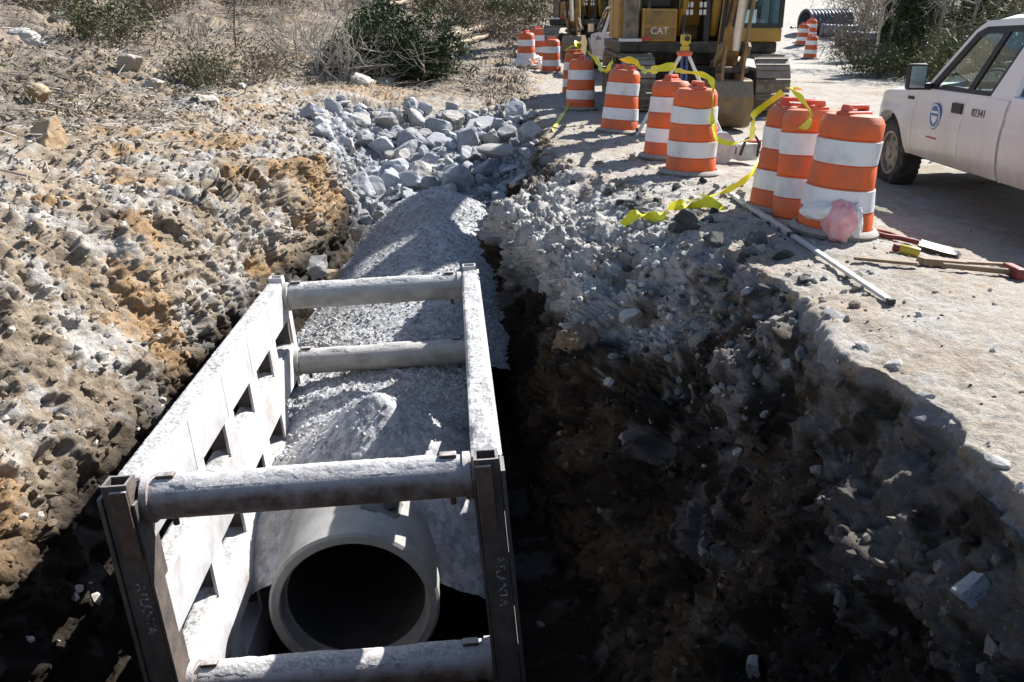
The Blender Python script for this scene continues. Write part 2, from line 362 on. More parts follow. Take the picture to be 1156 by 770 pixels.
wq = q + .06*np.stack([perlin(q*5), perlin(q*5+9), perlin(q*5+5)], -1)
fa1, fi1 = facets(wq*3.6); fa2, fi2 = facets(wq*8.5+11); fa3, fi3 = facets(q*19+23)
soil = np.maximum(bankw, np.interp(C, [11, 12, 14, 14.8], [0, 1.1, 1.1, 0])*(1-sstep(11, 14, Y)))
patch = sstep(-.25, .15, fbm(q*.8+400, 3))     # broken clods here, smooth dusty runs there
disp = disp*(1-.45*soil) + soil*(.35+.65*patch)*(.075*fa1 + .036*fa2 + .016*fa3)
disp -= .6*bankw*(.13*sstep(.22, .45, fbm(q*2.7+200, 3)) + .06*sstep(.25, .45, fbm(q*6.5+240, 2)))
wallw = np.interp(C, [11, 12, 14, 14.8], [0, 1, 1, 0])*(1-sstep(11, 14, Y))
disp += wallw*(.07*np.round(fbm(q*2.2+300, 2)*6)/3.0 + .03*fbm(q*9+33, 3, .6, True))
P += (NRM.reshape(-1, 3)*disp[:, None]).astype(np.float32)
GXd = P[:, 0].reshape(NR, NC); GZd = P[:, 2].reshape(NR, NC); GYd = P[:, 1].reshape(NR, NC)

# ---- soil colours: grey crushed dust, tan soil, ochre clay, damp clay darkened for shade
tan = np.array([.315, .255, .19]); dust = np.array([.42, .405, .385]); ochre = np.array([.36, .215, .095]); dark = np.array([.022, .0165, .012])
brown = np.array([.175, .135, .095]); road = np.array([.385, .345, .295]); greyd = np.array([.42, .42, .44]); litter = np.array([.185, .155, .125])
n_a = fbm(q*.9+50, 4, .6); n_b = fbm(q*1.6+80, 4, .6); n_c = fbm(q*.55+120, 3); n_d = fbm(q*5+10, 3, .6)
c = np.repeat(tan[None, :].astype(np.float32), len(P), 0)
up = NRM.reshape(-1, 3)[:, 2]
n_e = fbm(q*13+5, 3, .7)
c = mixc(c, brown, .6*sstep(-.1, .4, n_c + .22*(fi2-.5) + .5*n_d+.3*n_e))
c = mixc(c, dust, .75*sstep(-.04, .45, n_b+.4*n_d+.4*n_e + .12*np.interp(C, [4.5, 5.5, 6.5, 8], [0, 1, .4, 0])))
farclay = .42*np.exp(-((Y-10.0)/1.9)**2)*np.interp(C, [5.8, 6.4, 8.8, 9.4], [0, 1, 1, 0])
c = mixc(c, ochre, .7*sstep(.24, .6, n_a+.35*n_d+.3*n_e + farclay + .10*(fi1-.5) + .05*np.interp(C, [3, 5, 7, 8.5, 9.5], [-2, 0, 1, 0, -4])))
hill = np.interp(C, [0, 4, 5.0], [1, 1, 0])*sstep(7, 13, Y) + sstep(17, 21, Y)*np.interp(C, [5, 14, 15.5], [1, .8, 0])
c = mixc(c, litter, .9*np.clip(hill, 0, 1)*sstep(-.45, .05, n_b+.4*n_d+.3*n_e))
# right wall: damp clay darkened for shade, paler seams, grey fines slumped over the top
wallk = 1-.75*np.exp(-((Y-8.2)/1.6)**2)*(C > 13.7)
wall = wallk*np.interp(C, [7.7, 8.3, 13.8, 15.1, 15.7], [0, 1, 1, .9, 0])*(1-sstep(11.5, 15, Y))  # mask also takes in the lower left bank, its shade painted into the soil
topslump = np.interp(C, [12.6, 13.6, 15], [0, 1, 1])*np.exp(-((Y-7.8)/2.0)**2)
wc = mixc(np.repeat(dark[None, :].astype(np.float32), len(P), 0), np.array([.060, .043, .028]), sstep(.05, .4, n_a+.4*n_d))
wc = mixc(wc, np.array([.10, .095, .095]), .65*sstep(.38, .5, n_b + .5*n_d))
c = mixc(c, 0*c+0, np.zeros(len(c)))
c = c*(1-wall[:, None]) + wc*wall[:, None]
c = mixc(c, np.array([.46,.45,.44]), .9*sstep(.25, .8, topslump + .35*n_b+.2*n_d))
base_course = np.interp(C, [13.9, 14.1, 14.92, 14.96], [0, 1, 1, 0])*(1-sstep(5.6, 6.6, Y))
c = mixc(c, np.array([.15, .13, .115]), .9*base_course*sstep(-.5, .0, n_d+.5*n_b))
crust = np.interp(C, [14.9, 15.02, 15.9, 16.0], [0, 1, 1, 0])*(1-sstep(6.2, 7.2, Y))
rd = np.interp(C, [15.85, 16.05, 19.4, 20.2], [0, 1, 1, 0])
rc = np.repeat(road[None, :].astype(np.float32), len(P), 0)
rc = mixc(rc, dust*.95, np.clip(.7*sstep(-.1, .3, n_b+.3*n_e), 0, 1)); rc = mixc(rc, np.array([.30, .235, .17]), .6*sstep(.05, .45, n_a + .4*n_d+.4*n_e))
c = c*(1-rd[:, None]) + rc*rd[:, None]
c = mixc(c, np.array([.47,.455,.44]), .8*rub*sstep(-.2, .3, n_d+n_b+.5*n_e))
c = mixc(c, np.array([.25, .25, .26]), .9*crust*sstep(-.6, .1, n_d))
rip = np.interp(C, [5.6, 6.6, 13, 15], [0, 1, 1, 0])*sstep(11.2, 12.2, Y)*(1-sstep(15.5, 18, Y))
c = mixc(c, np.array([.30, .31, .33]), rip)
shoul = np.interp(C, [18.8, 19.6, 20.4, 21], [0, 1, .6, 0])*sstep(18, 24, Y)
c = mixc(c, np.array([.44, .44, .46]), .85*shoul*sstep(-.3, .1, n_b))
c = mixc(c, np.array([.13, .14, .06]), .7*np.interp(C, [19.8, 20.4, 22], [0, 1, .4])*sstep(-.15, .2, n_a))
# pale far road up the hill
frd = np.interp(C, [16, 17, 19.3, 20], [0, 1, 1, 0])*sstep(24, 32, Y)
c = mixc(c, np.array([.45, .425, .38]), .9*frd)
gm = ground_mat('earth', 62, .95)
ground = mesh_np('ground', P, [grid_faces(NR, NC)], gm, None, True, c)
tag(ground, kind='structure')

rowmid = rows
def ground_at(x, y):
    i = int(np.clip(np.searchsorted(rows, y), 1, NR-1)); i = i if abs(rows[i]-y) < abs(rows[i-1]-y) else i-1
    xs = GXd[i]; zs = GZd[i]
    m = (xs[:-1]-x)*(xs[1:]-x) <= 0
    k = np.nonzero(m)[0]
    if not len(k): return 0.
    t = (x-xs[k])/np.where(np.abs(xs[k+1]-xs[k]) < 1e-9, 1e-9, xs[k+1]-xs[k])
    return float(np.max(zs[k]*(1-t)+zs[k+1]*t))
def hit(px, py, z0=2.0, zmax=90):
    d = ray(px, py); s = z0; last = s
    while s < zmax:
        p = CAM + d*s
        if p.z <= ground_at(p.x, p.y):
            lo_, hi_ = last, s
            for _ in range(12):
                m_ = (lo_+hi_)/2; p = CAM + d*m_
                if p.z <= ground_at(p.x, p.y): hi_ = m_
                else: lo_ = m_
            return CAM + d*hi_
        last = s; s += .05 + s*.004
    return CAM + d*zmax

# ------------------------------------------------------------------ gravel bed in the trench
gyk = [5.0, 5.2, 5.45, 5.9, 6.45, 6.75, 7.1, 7.5, 8.2, 9, 10, 11, 11.7, 12.1, 12.6, 13.2]
gzk = [-2.6, -2.0, -1.46, -1.40, -1.36, -1.42, -1.50, -1.50, -1.38, -1.20, -.98, -.76, -.60, -.60, -.85, -1.3]
gy = np.arange(5.0, 13.2, .0125); gx = np.arange(-2.7, .35, .0125)
GXX, GYY = np.meshgrid(gx, gy)
gq = np.stack([GXX.ravel(), GYY.ravel(), np.zeros(GXX.size)], -1).astype(np.float32)
gz = np.interp(gq[:, 1]+.12*fbm(gq*1.3, 3), gyk, gzk)
cx_ = np.interp(gq[:, 1], [5, 7, 9, 12, 13], [-.98, -.98, -1.15, -1.0, -1.0])
dr = np.interp(gq[:, 1], [5, 6.2, 7.2, 9, 10.5, 12, 13], [.62, .62, .12, .25, .5, .55, .5])
gz = gz - dr*np.clip(np.abs(gq[:, 0]-cx_), 0, 1.4)**1.5 + .05*fbm(gq*1.1+4, 3)
gw, gid = worley(gq*np.array([26, 26, 26], np.float32))
gz = gz + .016*(.6-gw) + .014*fbm(gq*9+2, 2) + .012*rng.random(len(gq))*(gid > .6)
dyc = gq[:, 1]-5.88-.05*fbm(gq*2.2+61, 2); cone = -.93 - np.sqrt((.86*(gq[:, 0]+1.0))**2+np.where(dyc < 0, 1.08*dyc, .70*dyc)**2+.004) + .03*fbm(gq*3+9, 3)
cone2 = -.62 - .58*np.sqrt((gq[:, 0]+.95)**2+np.maximum(np.abs(gq[:, 1]-11.3)-.9, 0)**2*.35+.02)
gz = np.maximum(gz, np.maximum(cone, cone2) + .012*(.6-gw))
# scooped hollow and drag marks
gz -= .14*np.exp(-(((gq[:, 0]+.75)/.28)**2+((gq[:, 1]-11.25)/.30)**2))
gcol = np.array([.47, .475, .49], np.float32)[None, :]*(.68+.6*gid[:, None]); gcol = mixc(gcol, np.array([.36, .33, .28]), .4*sstep(0, .3, fbm(gq*1.4+40, 3)))
grm = ground_mat('crushed_gravel', 90, .8, 0)
gf_ = grid_faces(len(gy), len(gx)); pc = np.stack([gq[:, 0], gq[:, 1], gz], -1)[gf_].mean(1)
inside = (np.hypot(pc[:, 0]+1.0+.07*(pc[:, 1]-4.72), pc[:, 2]+1.97) < .48) & (pc[:, 1] < 6.46)   # no gravel inside the pipe bore
gravel = mesh_np('gravel_bed', np.stack([gq[:, 0], gq[:, 1], gz], -1), [gf_[~inside & ~((pc[:, 1] < 7.85) & ((pc[:, 0] > -.10-.065*(pc[:, 1]-3.8)) | (pc[:, 0] < -1.86-.065*(pc[:, 1]-3.8))))]], grm, None, False, gcol)
tag(gravel, kind='structure')

# ------------------------------------------------------------------ loose stones
ICO = {}
def ico(sub):
    if sub not in ICO:
        bm = bmesh.new(); bmesh.ops.create_icosphere(bm, subdivisions=sub, radius=1)
        bm.verts.index_update(); ICO[sub] = (np.array([v.co[:] for v in bm.verts], np.float32), np.array([[v.index for v in f.verts] for f in bm.faces], np.int32)); bm.free()
    return ICO[sub]
def rock_shape(seed, sub=3, planes=9, rough=.06):
    """angular broken rock: sphere cut by random planes"""
    v, f = ico(sub); r = np.random.default_rng(seed); v = v.copy()
    d = r.normal(size=(planes, 3)); d /= np.linalg.norm(d, axis=1)[:, None]; h = r.uniform(.36, .74, planes)
    for k in range(planes):
        s = v @ d[k]; ov = np.maximum(s-h[k], 0); v -= (ov[:, None]*d[k])*.94
    v += v*(rough*fbm(v*2.2+seed*3.1, 3)[:, None]*2)
    v *= r.uniform(.75, 1.2, 3)[None, :]
    return v.astype(np.float32), f
def rotm(r):
    q_ = r.normal(size=4); q_ /= np.linalg.norm(q_); a, b, c_, d = q_
    return np.array([[a*a+b*b-c_*c_-d*d, 2*(b*c_-a*d), 2*(b*d+a*c_)], [2*(b*c_+a*d), a*a-b*b+c_*c_-d*d, 2*(c_*d-a*b)], [2*(b*d-a*c_), 2*(c_*d+a*b), a*a-b*b-c_*c_+d*d]], np.float32)
def scatter(name, pts, sizes, mat, cols, sub=1, seed=1, sink=.25):
    r = np.random.default_rng(seed); shp = [rock_shape(seed*50+k, sub, 7) for k in range(8)]
    V = []; F = []; CC = []; b = 0
    for p, s, cc in zip(pts, sizes, cols):
        v, f = shp[r.integers(8)]; v = (v*r.uniform(.7, 1.2, 3).astype(np.float32)) @ rotm(r).T*s
        v[:, 2] *= .8; v = v + p + np.array([0, 0, s*(.45-sink)], np.float32)
        V.append(v); F.append(f+b); CC.append(np.repeat(cc[None, :], len(v), 0)); b += len(v)
    return mesh_np(name, np.concatenate(V), [np.concatenate(F)], mat, None, False, np.concatenate(CC))
stone_m = ground_mat('loose_stone', 60, .4)
def pick(maskw, n, seed):
    r = np.random.default_rng(seed)
    du = np.gradient(np.stack([GXd, GYd, GZd], -1), axis=1); dv = np.gradient(np.stack([GXd, GYd, GZd], -1), axis=0)
    ar = np.linalg.norm(np.cross(du, dv), axis=-1).ravel()
    dist = np.hypot(P[:, 0], P[:, 1])
    wt = ar*maskw/np.maximum(dist, 3)**1.3; wt = np.maximum(wt, 0); return r.choice(len(P), n, p=wt/wt.sum())
vis = (Y > 1.8) & (Y < 45) & (np.abs(X) < 25)
ban = vis*np.interp(C, [2, 3, 6, 8, 9, 9.5], [.5, 1, 1.1, 1, .3, 0])*(Y < 17)
i1 = pick(ban, 17000, 11); s1 = .012+.050*rng.random(len(i1))**4.5 + .03*(rng.random(len(i1)) < .02)
s1 = np.maximum(s1, .0022*np.hypot(P[i1, 0], P[i1, 1]))
k1 = c[i1]*rng.uniform(.3, 1.5, (len(i1), 1)); k1[rng.random(len(i1)) < .12] = np.array([.48, .45, .40])
tag(scatter('loose_stones', P[i1], s1, stone_m, k1.astype(np.float32), 1, 3), kind='stuff')
i2 = pick(vis*(np.interp(C, [15.6, 16.1, 18, 19, 20], [.6, 1, .8, .5, 0])+rub*1.2), 4200, 12); s2 = .007+.022*rng.random(len(i2))**4+.03*rub[i2]*rng.random(len(i2))**2
k2c = c[i2]*rng.uniform(.55, 1.25, (len(i2), 1)); k2c[rng.random(len(i2)) < .1] = np.array([.06, .058, .055])
tag(scatter('road_gravel', P[i2], s2, stone_m, k2c.astype(np.float32), 1, 4), kind='stuff')
gi_ = rng.choice(len(gq), 9000); gp_ = np.stack([gq[gi_, 0], gq[gi_, 1], gz[gi_]], -1); gp_ = gp_[(gp_[:, 1] > 5.6) & ((gp_[:, 1] > 7.9) | ((gp_[:, 0] > -1.9) & (gp_[:, 0] < -.28)))]
tag(scatter('gravel_stones', gp_, .009+.014*rng.random(len(gp_))**2, stone_m, (np.array([.45,.455,.47])[None]*rng.uniform(.6, 1.3, (len(gp_), 1))).astype(np.float32), 1, 9), kind='stuff')
i6 = pick(vis*rip, 2600, 19)
tag(scatter('riprap_chips', P[i6], .015+.05*rng.random(len(i6))**2.5, stone_m, (np.array([.34,.345,.36])[None]*rng.uniform(.6, 1.4, (len(i6), 1))).astype(np.float32), 1, 10), kind='stuff')
i5 = pick(vis*np.interp(C, [13, 13.8, 15.5, 16.4, 17], [0, 1, 1, .7, 0])*(Y > 4.5)*(Y < 14)*(.3+rub), 1700, 17); s5 = .010+.050*rng.random(len(i5))**3.2
k5 = np.maximum(c[i5], .25)*rng.uniform(.5, 1.3, (len(i5), 1)); k5[rng.random(len(i5)) < .10] = np.array([.05, .05, .052])
tag(scatter('verge_rubble', P[i5], s5, stone_m, k5.astype(np.float32), 1, 8), kind='stuff')
i3 = pick(vis*np.interp(C, [10.5, 11.5, 14, 15], [0, 1, 1, 0])*(Y < 12), 5200, 13); s3 = .007+.05*rng.random(len(i3))**3.5
k3 = np.maximum(c[i3], .02)*rng.uniform(.4, 2.0, (len(i3), 1)); k3[rng.random(len(i3)) < .015] = np.array([.20, .185, .17])
tag(scatter('wall_stones', P[i3], s3, stone_m, k3.astype(np.float32), 1, 5), kind='stuff')
i4 = pick(vis*hill*1.0, 1800, 14); s4 = .02+.06*rng.random(len(i4))**3
tag(scatter('hillside_stones', P[i4], s4, stone_m, (c[i4]*rng.uniform(.8, 1.8, (len(i4), 1))).astype(np.float32), 1, 6), kind='stuff')
# ------------------------------------------------------------------ shared object materials
M_steel = M('rusted_steel', (.085,.058,.045), (.19,.115,.08), 7, .72, .2, .25, 60, dust=(.46,.44,.43), dustamt=.9)
M_postf = M('brown_steel', (.085,.072,.066), (.16,.125,.105), 9, .65, .25, .25, 70, dust=(.40,.39,.38), dustamt=.6)
M_pipe = M('dusty_spreader', (.27,.25,.22), (.40,.38,.34), 6, .7, .1, .2, 80, dust=(.50,.49,.48), dustamt=.95)
M_rustpipe = M('rust_spreader', (.12,.075,.055), (.30,.24,.21), 8, .7, .1, .25, 80, dust=(.52,.50,.50), dustamt=1.0)
M_white = M('worn_white_paint', (.53,.53,.55), (.29,.26,.245), 3.0, .6, 0, .15, 60, dust=(.48,.465,.45), dustamt=.7, lo=.45, hi=.72)
M_chalk = M('white_marker', (.48,.48,.50), (.09,.07,.056), 45, .8, lo=.42, hi=.55)
M_conc = M('concrete', (.34,.335,.32), (.25,.245,.235), 5, .85, 0, .2, 120)
M_black = M('black_rubber', (.022,.022,.024), (.05,.047,.043), 12, .8, 0, .2, 80)
M_dirtyrub = M('dusty_rubber', (.13,.12,.11), (.28,.26,.23), 10, .85, 0, .2, 80, dust=(.36,.34,.31), dustamt=.95)
M_orange = M('orange_plastic', (.80,.13,.018), (.56,.12,.04), 4, .5, 0, .05, 30, dust=(.45,.36,.30), dustamt=.35, lo=.42, hi=.62, rv=.14)
M_red = M('faded_red_plastic', (.66,.075,.035), (.72,.17,.10), 6, .45, 0, .05, 30, dust=(.5,.38,.33), dustamt=.25, rv=.1)
M_band = M('white_sheeting', (.80,.81,.84), (.55,.52,.49), 4, .4, 0, .05, 200, lo=.48, hi=.75, rv=.06)
M_tape = M('yellow_tape', (.80,.78,.03), (.62,.62,.03), 14, .4, lo=.55, hi=.75)
M_alu = M('pale_rod', (.62,.64,.64), (.48,.49,.48), 9, .4, .1)

# ------------------------------------------------------------------ trench shield
L = 4.0; HW = .87; HGT = 2.15
shield = thing('trench_shield', 'worn white steel trench shield box with four pipe spreaders standing in the trench', 'trench box')
shield.location = (-.99, 3.76, -.505)
yaw, roll, pit = R(3.8), R(-2.6), R(-1.9)
shield.rotation_euler = (Matrix.Rotation(yaw, 3, 'Z') @ Matrix.Rotation(pit, 3, 'X') @ Matrix.Rotation(roll, 3, 'Y')).to_euler()
def rough_top(mb_obj, amp=.012, scale=26, zmin=-.5):
    me = mb_obj.data; n_ = len(me.vertices); v = np.empty(n_*3, np.float32); me.vertices.foreach_get('co', v); v = v.reshape(-1, 3)
    v[:, 2] += amp*np.maximum(fbm(v*scale, 3), -.1)*(v[:, 2] > zmin); me.vertices.foreach_set('co', v.ravel()); me.update()
def dust_cap(name, x0, x1, y0, y1, z, h, mat, parent, seed=0, step=.012):
    """settled crusher dust lying along the top of a rail: a low uneven ridge"""
    xs = np.arange(x0, x1+1e-6, step); ys = np.arange(y0, y1+1e-6, step); A, B = np.meshgrid(xs, ys)
    q_ = np.stack([A.ravel(), B.ravel(), np.full(A.size, seed*3.7)], -1).astype(np.float32)
    e = np.minimum(np.minimum(q_[:,0]-x0, x1-q_[:,0]), np.minimum(q_[:,1]-y0, y1-q_[:,1]))
    cov = fbm(q_*2.2, 3)+.32
    hh = h*np.clip(e/.03, 0, 1)**.5*np.clip(cov*2.5, -.3, 1) + .006*fbm(q_*38, 2)*(e > .004)
    hh[e < .004] = -.006
    gi = worley(q_*60)[1]; cc = np.array([.47,.465,.46])[None, :]*(.7+.55*gi[:, None])
    return mesh_np(name, np.stack([q_[:,0], q_[:,1], z+hh], -1), [grid_faces(len(ys), len(xs))], mat, parent, False, cc)
M_dustc = ground_mat('settled_dust', 80, .4)
for s in (-1, 1):
    t = .15; xc = s*HW; mb = MB(); y0, y1 = .09, L-.09
    gapz = [(-.32, -.55), (-.88, -1.11), (-1.48, -1.71)]
    zt = 0
    for a, b in gapz + [(-HGT, None)]:
        mb.box((xc, (y0+y1)/2, (zt+a)/2), (t, y1-y0, zt-a), bev=.014); zt = b
    for gi_, (a, b) in enumerate(gapz):
        for k in range(6):
            yc = y0 + .03 + (y1-y0-.06)*k/5
            mb.box((xc, yc, (a+b)/2), (t-.022, .085, a-b+.02), mi=1); mb.box((xc-s*(t/2-.012), yc, (a+b)/2), (.018, .24, a-b+.02)) if 0 < k < 5 else None  # slot jambs coloured brown to paint in their shade
    mb.box((xc+s*.075, 2.0, -.06), (.012, y1-y0-.06, .09)); 
    pan = mb.build('side_panel', [M_white, M_postf], shield, smooth=30)
    dust_cap('dust_layer', xc-.07, xc+.07, y0, y1, .004, .022 if s > 0 else .010, M_dustc, pan, s)
    for a, b in gapz[:2]:
        if s < 0: dust_cap('dust_layer', xc-.065, xc+.07, y0+.03, y1-.03, b+.004, .022, M_dustc, pan, a, .016)
    if s < 0:   # weld seams and dents on the inner face
        for k in range(1, 5): sm = MB(); sm.box((xc+t/2+.0005, y0+(y1-y0)*k/5, -.165), (.004, .012, .30)); sm.build('weld_seam', M_white, pan)
    for yy in (0, L):
        pb = MB(); d = .118; th = .014
        # square socket tube, open at the top, with a flange each side
        pb.box((xc-d/2+th/2, yy, -HGT/2+.02), (th, d, HGT+.06)); pb.box((xc+d/2-th/2, yy, -HGT/2+.02), (th, d, HGT+.06))
        pb.box((xc, yy-d/2+th/2, -HGT/2+.02), (d-2*th-.002, th, HGT+.058)); pb.box((xc, yy+d/2-th/2, -HGT/2+.02), (d-2*th-.002, th, HGT+.058))
        post = pb.build('corner_post', M_postf if yy == 0 else M_white, shield)
        fb = MB(); sgn = -1 if yy == 0 else 1
        fb.box((xc+s*(d/2+.016), yy-sgn*.01, -HGT/2-.01), (.020, .16, HGT)); fb.box((xc-s*(d/2+.011), yy-sgn*.012, -HGT/2-.03), (.014, .145, HGT-.05))
        fb.build('flange', M_postf if yy == 0 else M_white, post)
        ub = MB(); ub.box((xc-s*.018, yy+sgn*.070, -.155), (.08, .02, .36), bev=.006); ub.build('socket_sleeve', M_steel if yy == 0 else M_white, post)
        if yy == 0:
            mt = Matrix.Translation((xc+.012, yy-.062, -.62)) @ Matrix.Rotation(R(90), 4, 'X') @ Matrix.Rotation(R(-90), 4, 'Z')
            text_obj('ATLANTA' , .068, M_chalk, post, mt, 'marker_writing', .0015, .95)
def spreader(y, z, mat, r):
    x0, x1 = -HW+.076, HW-.076; mb = MB(); n = 40
    pts = [(x0+(x1-x0)*k/n, y, z) for k in range(n+1)]; mb.tube(pts, r, 28)
    o = mb.build('spreader_pipe', mat, shield, smooth=50)
    for xx, sg in ((x0, 1), (x1, -1)):
        cl = MB(); cl.lathe([(r+.014, 0), (r+.014, .035), (r+.002, .04)], 28, (xx, y, z) if sg > 0 else (xx-.04, y, z), 'X'); cl.build('end_collar', mat, o, smooth=40)
        pn = MB(); xp = xx+sg*.11
        pn.tube([(xp, y, z-r-.045), (xp, y, z+r+.02)], .016, 10); pn.box((xp, y, z+r+.012), (.085, .05, .022), bev=.006); pn.build('lock_pin', M_steel, o)
    # crusher dust lying along the crown of the pipe
    xs = np.arange(x0+.06, x1-.05, .012); an = np.linspace(-.95, .75, 26); A, B = np.meshgrid(xs, an)
    q_ = np.stack([A.ravel(), B.ravel()*r, np.full(A.size, y+z*5)], -1).astype(np.float32)
    edge = np.minimum(B.ravel()+.95, .75-B.ravel()); cov = fbm(q_*3.1, 3)+.22
    hh = np.clip(edge*2.2+.6*fbm(q_*np.array([7,14,1],np.float32), 3)-.25, -.4, 1)*np.clip(cov*3, -.3, 1)*.009 + .003*fbm(q_*60, 2)
    rr = r+hh; cc = np.array([.50,.49,.485])[None, :]*(.75+.5*rng.random((len(q_), 1)))
    mesh_np('dust_layer', np.stack([q_[:,0], y+np.sin(B.ravel())*rr*-1, z+np.cos(B.ravel())*rr], -1), [grid_faces(len(an), len(xs))], M_dustc, o, True, cc)
spreader(.10, -.105, M_rustpipe, .105); spreader(.10, -1.20, M_rustpipe, .105)
spreader(L-.10, -.115, M_pipe, .115); spreader(L-.12, -.73, M_pipe, .115)

def shear(o):
    for ch in children(o):
        if ch.type == 'MESH' and not ch.data.get('sheared'): ch.data.transform(Matrix(((1,0,-.04,0),(0,1,0,0),(0,0,1,0),(0,0,0,1)))); ch.data['sheared'] = 1
        shear(ch)
shear(shield)   # the box has racked a little: its panels lean off square
# ------------------------------------------------------------------ concrete pipe being laid
rcp = thing('concrete_pipe', 'grey concrete storm pipe with open round end lying at the trench bottom', 'pipe', (-1.0, 4.72, -1.97), R(4))
mb = MB(); ro, ri = .54, .445
prof = [(ri, 1.75), (ri, .12), (ri+.012, .115), (ri+.02, .012), (ri+.03, 0), (ro-.018, 0), (ro, .016), (ro, .10), (ro-.003, .14), (ro-.003, 1.75)]
mb.lathe(prof, 96, (0,0,0), 'Y', closed=True); mb.build('barrel', M_conc, rcp, smooth=35)
M_bore = M('bore_shade', (.06,.058,.054), (.035,.034,.032), 4, .8, 0, .1, 60); mb = MB(); mb.lathe([(ri-.003, .13), (ri-.003, 1.74), (.001, 1.74)], 64, (0,0,0), 'Y', caps=False); mb.build('bore_shade', M_bore, rcp, smooth=35)  # added dark liner: the shade inside the pipe is painted as its colour
lh = MB(); 
for k in range(3): pass
lh.lathe([(.0, .004), (.05, .004), (.075, .0), (.075, -.02)], 20, (.20, .42, .505)); lh.build('lifting_hole', M_black, rcp, xf=None)
M_wet = M('damp_patch', (.06,.055,.05), (.16,.155,.145), 9, .6)
an = np.linspace(-.2, .62, 30); ys_ = np.linspace(.22, .72, 24); A, B = np.meshgrid(an, ys_); 
rr = ro-.004+.003-.012*np.clip((((A-.32)/.30)**2+((B-.44)/.2)**2+.5*fbm(np.stack([A.ravel()*4, B.ravel()*5, A.ravel()*0], -1), 3).reshape(A.shape)-.75)*3, 0, 1)
mesh_np('damp_stain', np.stack([(np.sin(A)*rr).ravel(), B.ravel(), (np.cos(A)*rr).ravel()], -1), [grid_faces(len(ys_), len(an))], M_wet, rcp, True)

# ------------------------------------------------------------------ traffic drums
def make_drum():
    t = thing('traffic_drum', 'x', 'traffic drum')
    H = .98; n = 48
    def rad(z): # stepped taper
        return .288 - .030*z/H - .006*math.floor(z/.2)
    zb = [0, .20, .385, .56, .755, .885]
    body = MB(); pr = []
    for k in range(5):
        a, b = zb[k]+.03*(k == 0), zb[k+1]; ra = .293-.011*k; rb = ra-.006
        pr += [(ra-.008, a), (ra, a+.012), (rb, b-.012), (rb-.008, b)]
    pr += [(.225, .905), (.205, .93), (.12, .94), (.0, .94)]
    body.lathe(pr, n); bo = body.build('body', M_orange, t, smooth=35)
    for k in (1, 3):
        a, b = zb[k]+.010, zb[k+1]-.010; ra = .293-.011*k
        wb = MB(); wb.lathe([(ra+.0005, a-.001), (ra+.0035, a), (ra-.0015, b), (ra-.006, b+.001)], n); wb.build('white_band', M_band, t, smooth=35)
    tp = MB()   # raised molded handle bridging the lid
    tp.box((0, 0, .935), (.36, .13, .05), bev=.022); tp.box((-.125, 0, .965), (.06, .085, .07), bev=.02); tp.box((.125, 0, .965), (.06, .085, .07), bev=.02); tp.box((0, 0, .992), (.30, .075, .034), bev=.015)
    tp.build('handle', M_red, t, smooth=40)
    bs = MB(); bs.lathe([(.285, .006), (.355, .0), (.365, .03), (.345, .055), (.31, .065), (.30, .05)], 40); bs.build('base_ring', M_dirtyrub, t, smooth=40)
    return t
proto_drum = make_drum()
DRUMS = [  # px base centre (front foot), tilt deg (x,y), rot, scale, label
 (940, 260, 2, 3, 40, 1.0, 'nearest big orange and white traffic drum with the pink bag leaning at its foot'),
 (907, 245, 0, 3, 100, 1.0, 'orange and white drum squeezed in the middle of the near trio beside the pickup'),
 (881, 237, -1, 4, 10, 1.0, 'drum at the trench side of the near trio, yellow tape tied on its handle'),
 (779, 195, 1, 1, 95, 1.0, 'dented orange drum with a yellow tape loop hanging down its front'),
 (752, 177, 0, 2, 60, 1.0, 'orange drum half hidden behind the dented taped drum, in front of the tripod'),
 (698, 149, -2, 5, 15, 1.0, 'leaning orange and white drum standing alone before the excavator track'),
 (655, 123, 0, 1, 80, 1.0, 'orange drum at the broken trench corner with yellow tape running down from its foot'),
 (648, 107, 0, 0, 20, 1.0, 'orange drum almost hidden behind the drum at the broken trench corner'),
 (622, 82, 0, 0, 33, 1.0, 'small orange drum standing below the raised yellow stick of the far excavator'),
 (594, 74, 0, 0, 70, 1.0, 'leftmost orange drum in the distance beside the white bags'),
 (606, 66, 0, 0, 50, 1.0, 'far orange drum peeking out behind the leftmost distant drum'),
 (914, 66, 0, 2, 20, 1.0, 'distant orange drum, lowest of the three by the big dark culvert pipe'),
 (905, 51, 0, 2, 20, 1.0, 'distant orange drum on the road, left one in front of the big dark culvert pipe'),
 (914, 45, 0, 2, 20, 1.0, 'farthest orange drum, right up against the big dark culvert pipe'),
]
drum_pos = []
for i, (px, py, tx, ty, rz, sc, lb) in enumerate(DRUMS):
    o = proto_drum if i == 0 else copy_tree(proto_drum)
    p = hit(px, py); o.location = (p.x, p.y, p.z-.015); o.scale = (.92, .92, .95); o.rotation_euler = (R(tx), R(ty), R(rz)); o['label'] = lb; o['group'] = 'orange and white traffic drums'
    drum_pos.append(p.copy())
for ch in children([o for o in bpy.data.objects if 'middle of the near trio' in o.get('label', '')][0]):
    if ch.name.startswith('base_ring'): bpy.data.objects.remove(ch)
def dpt(i, ang, h, r=.27):
    """a point on drum i: compass angle about its axis, height"""
    p = drum_pos[i]; return Vector((p.x+r*math.cos(ang), p.y+r*math.sin(ang), p.z+h))
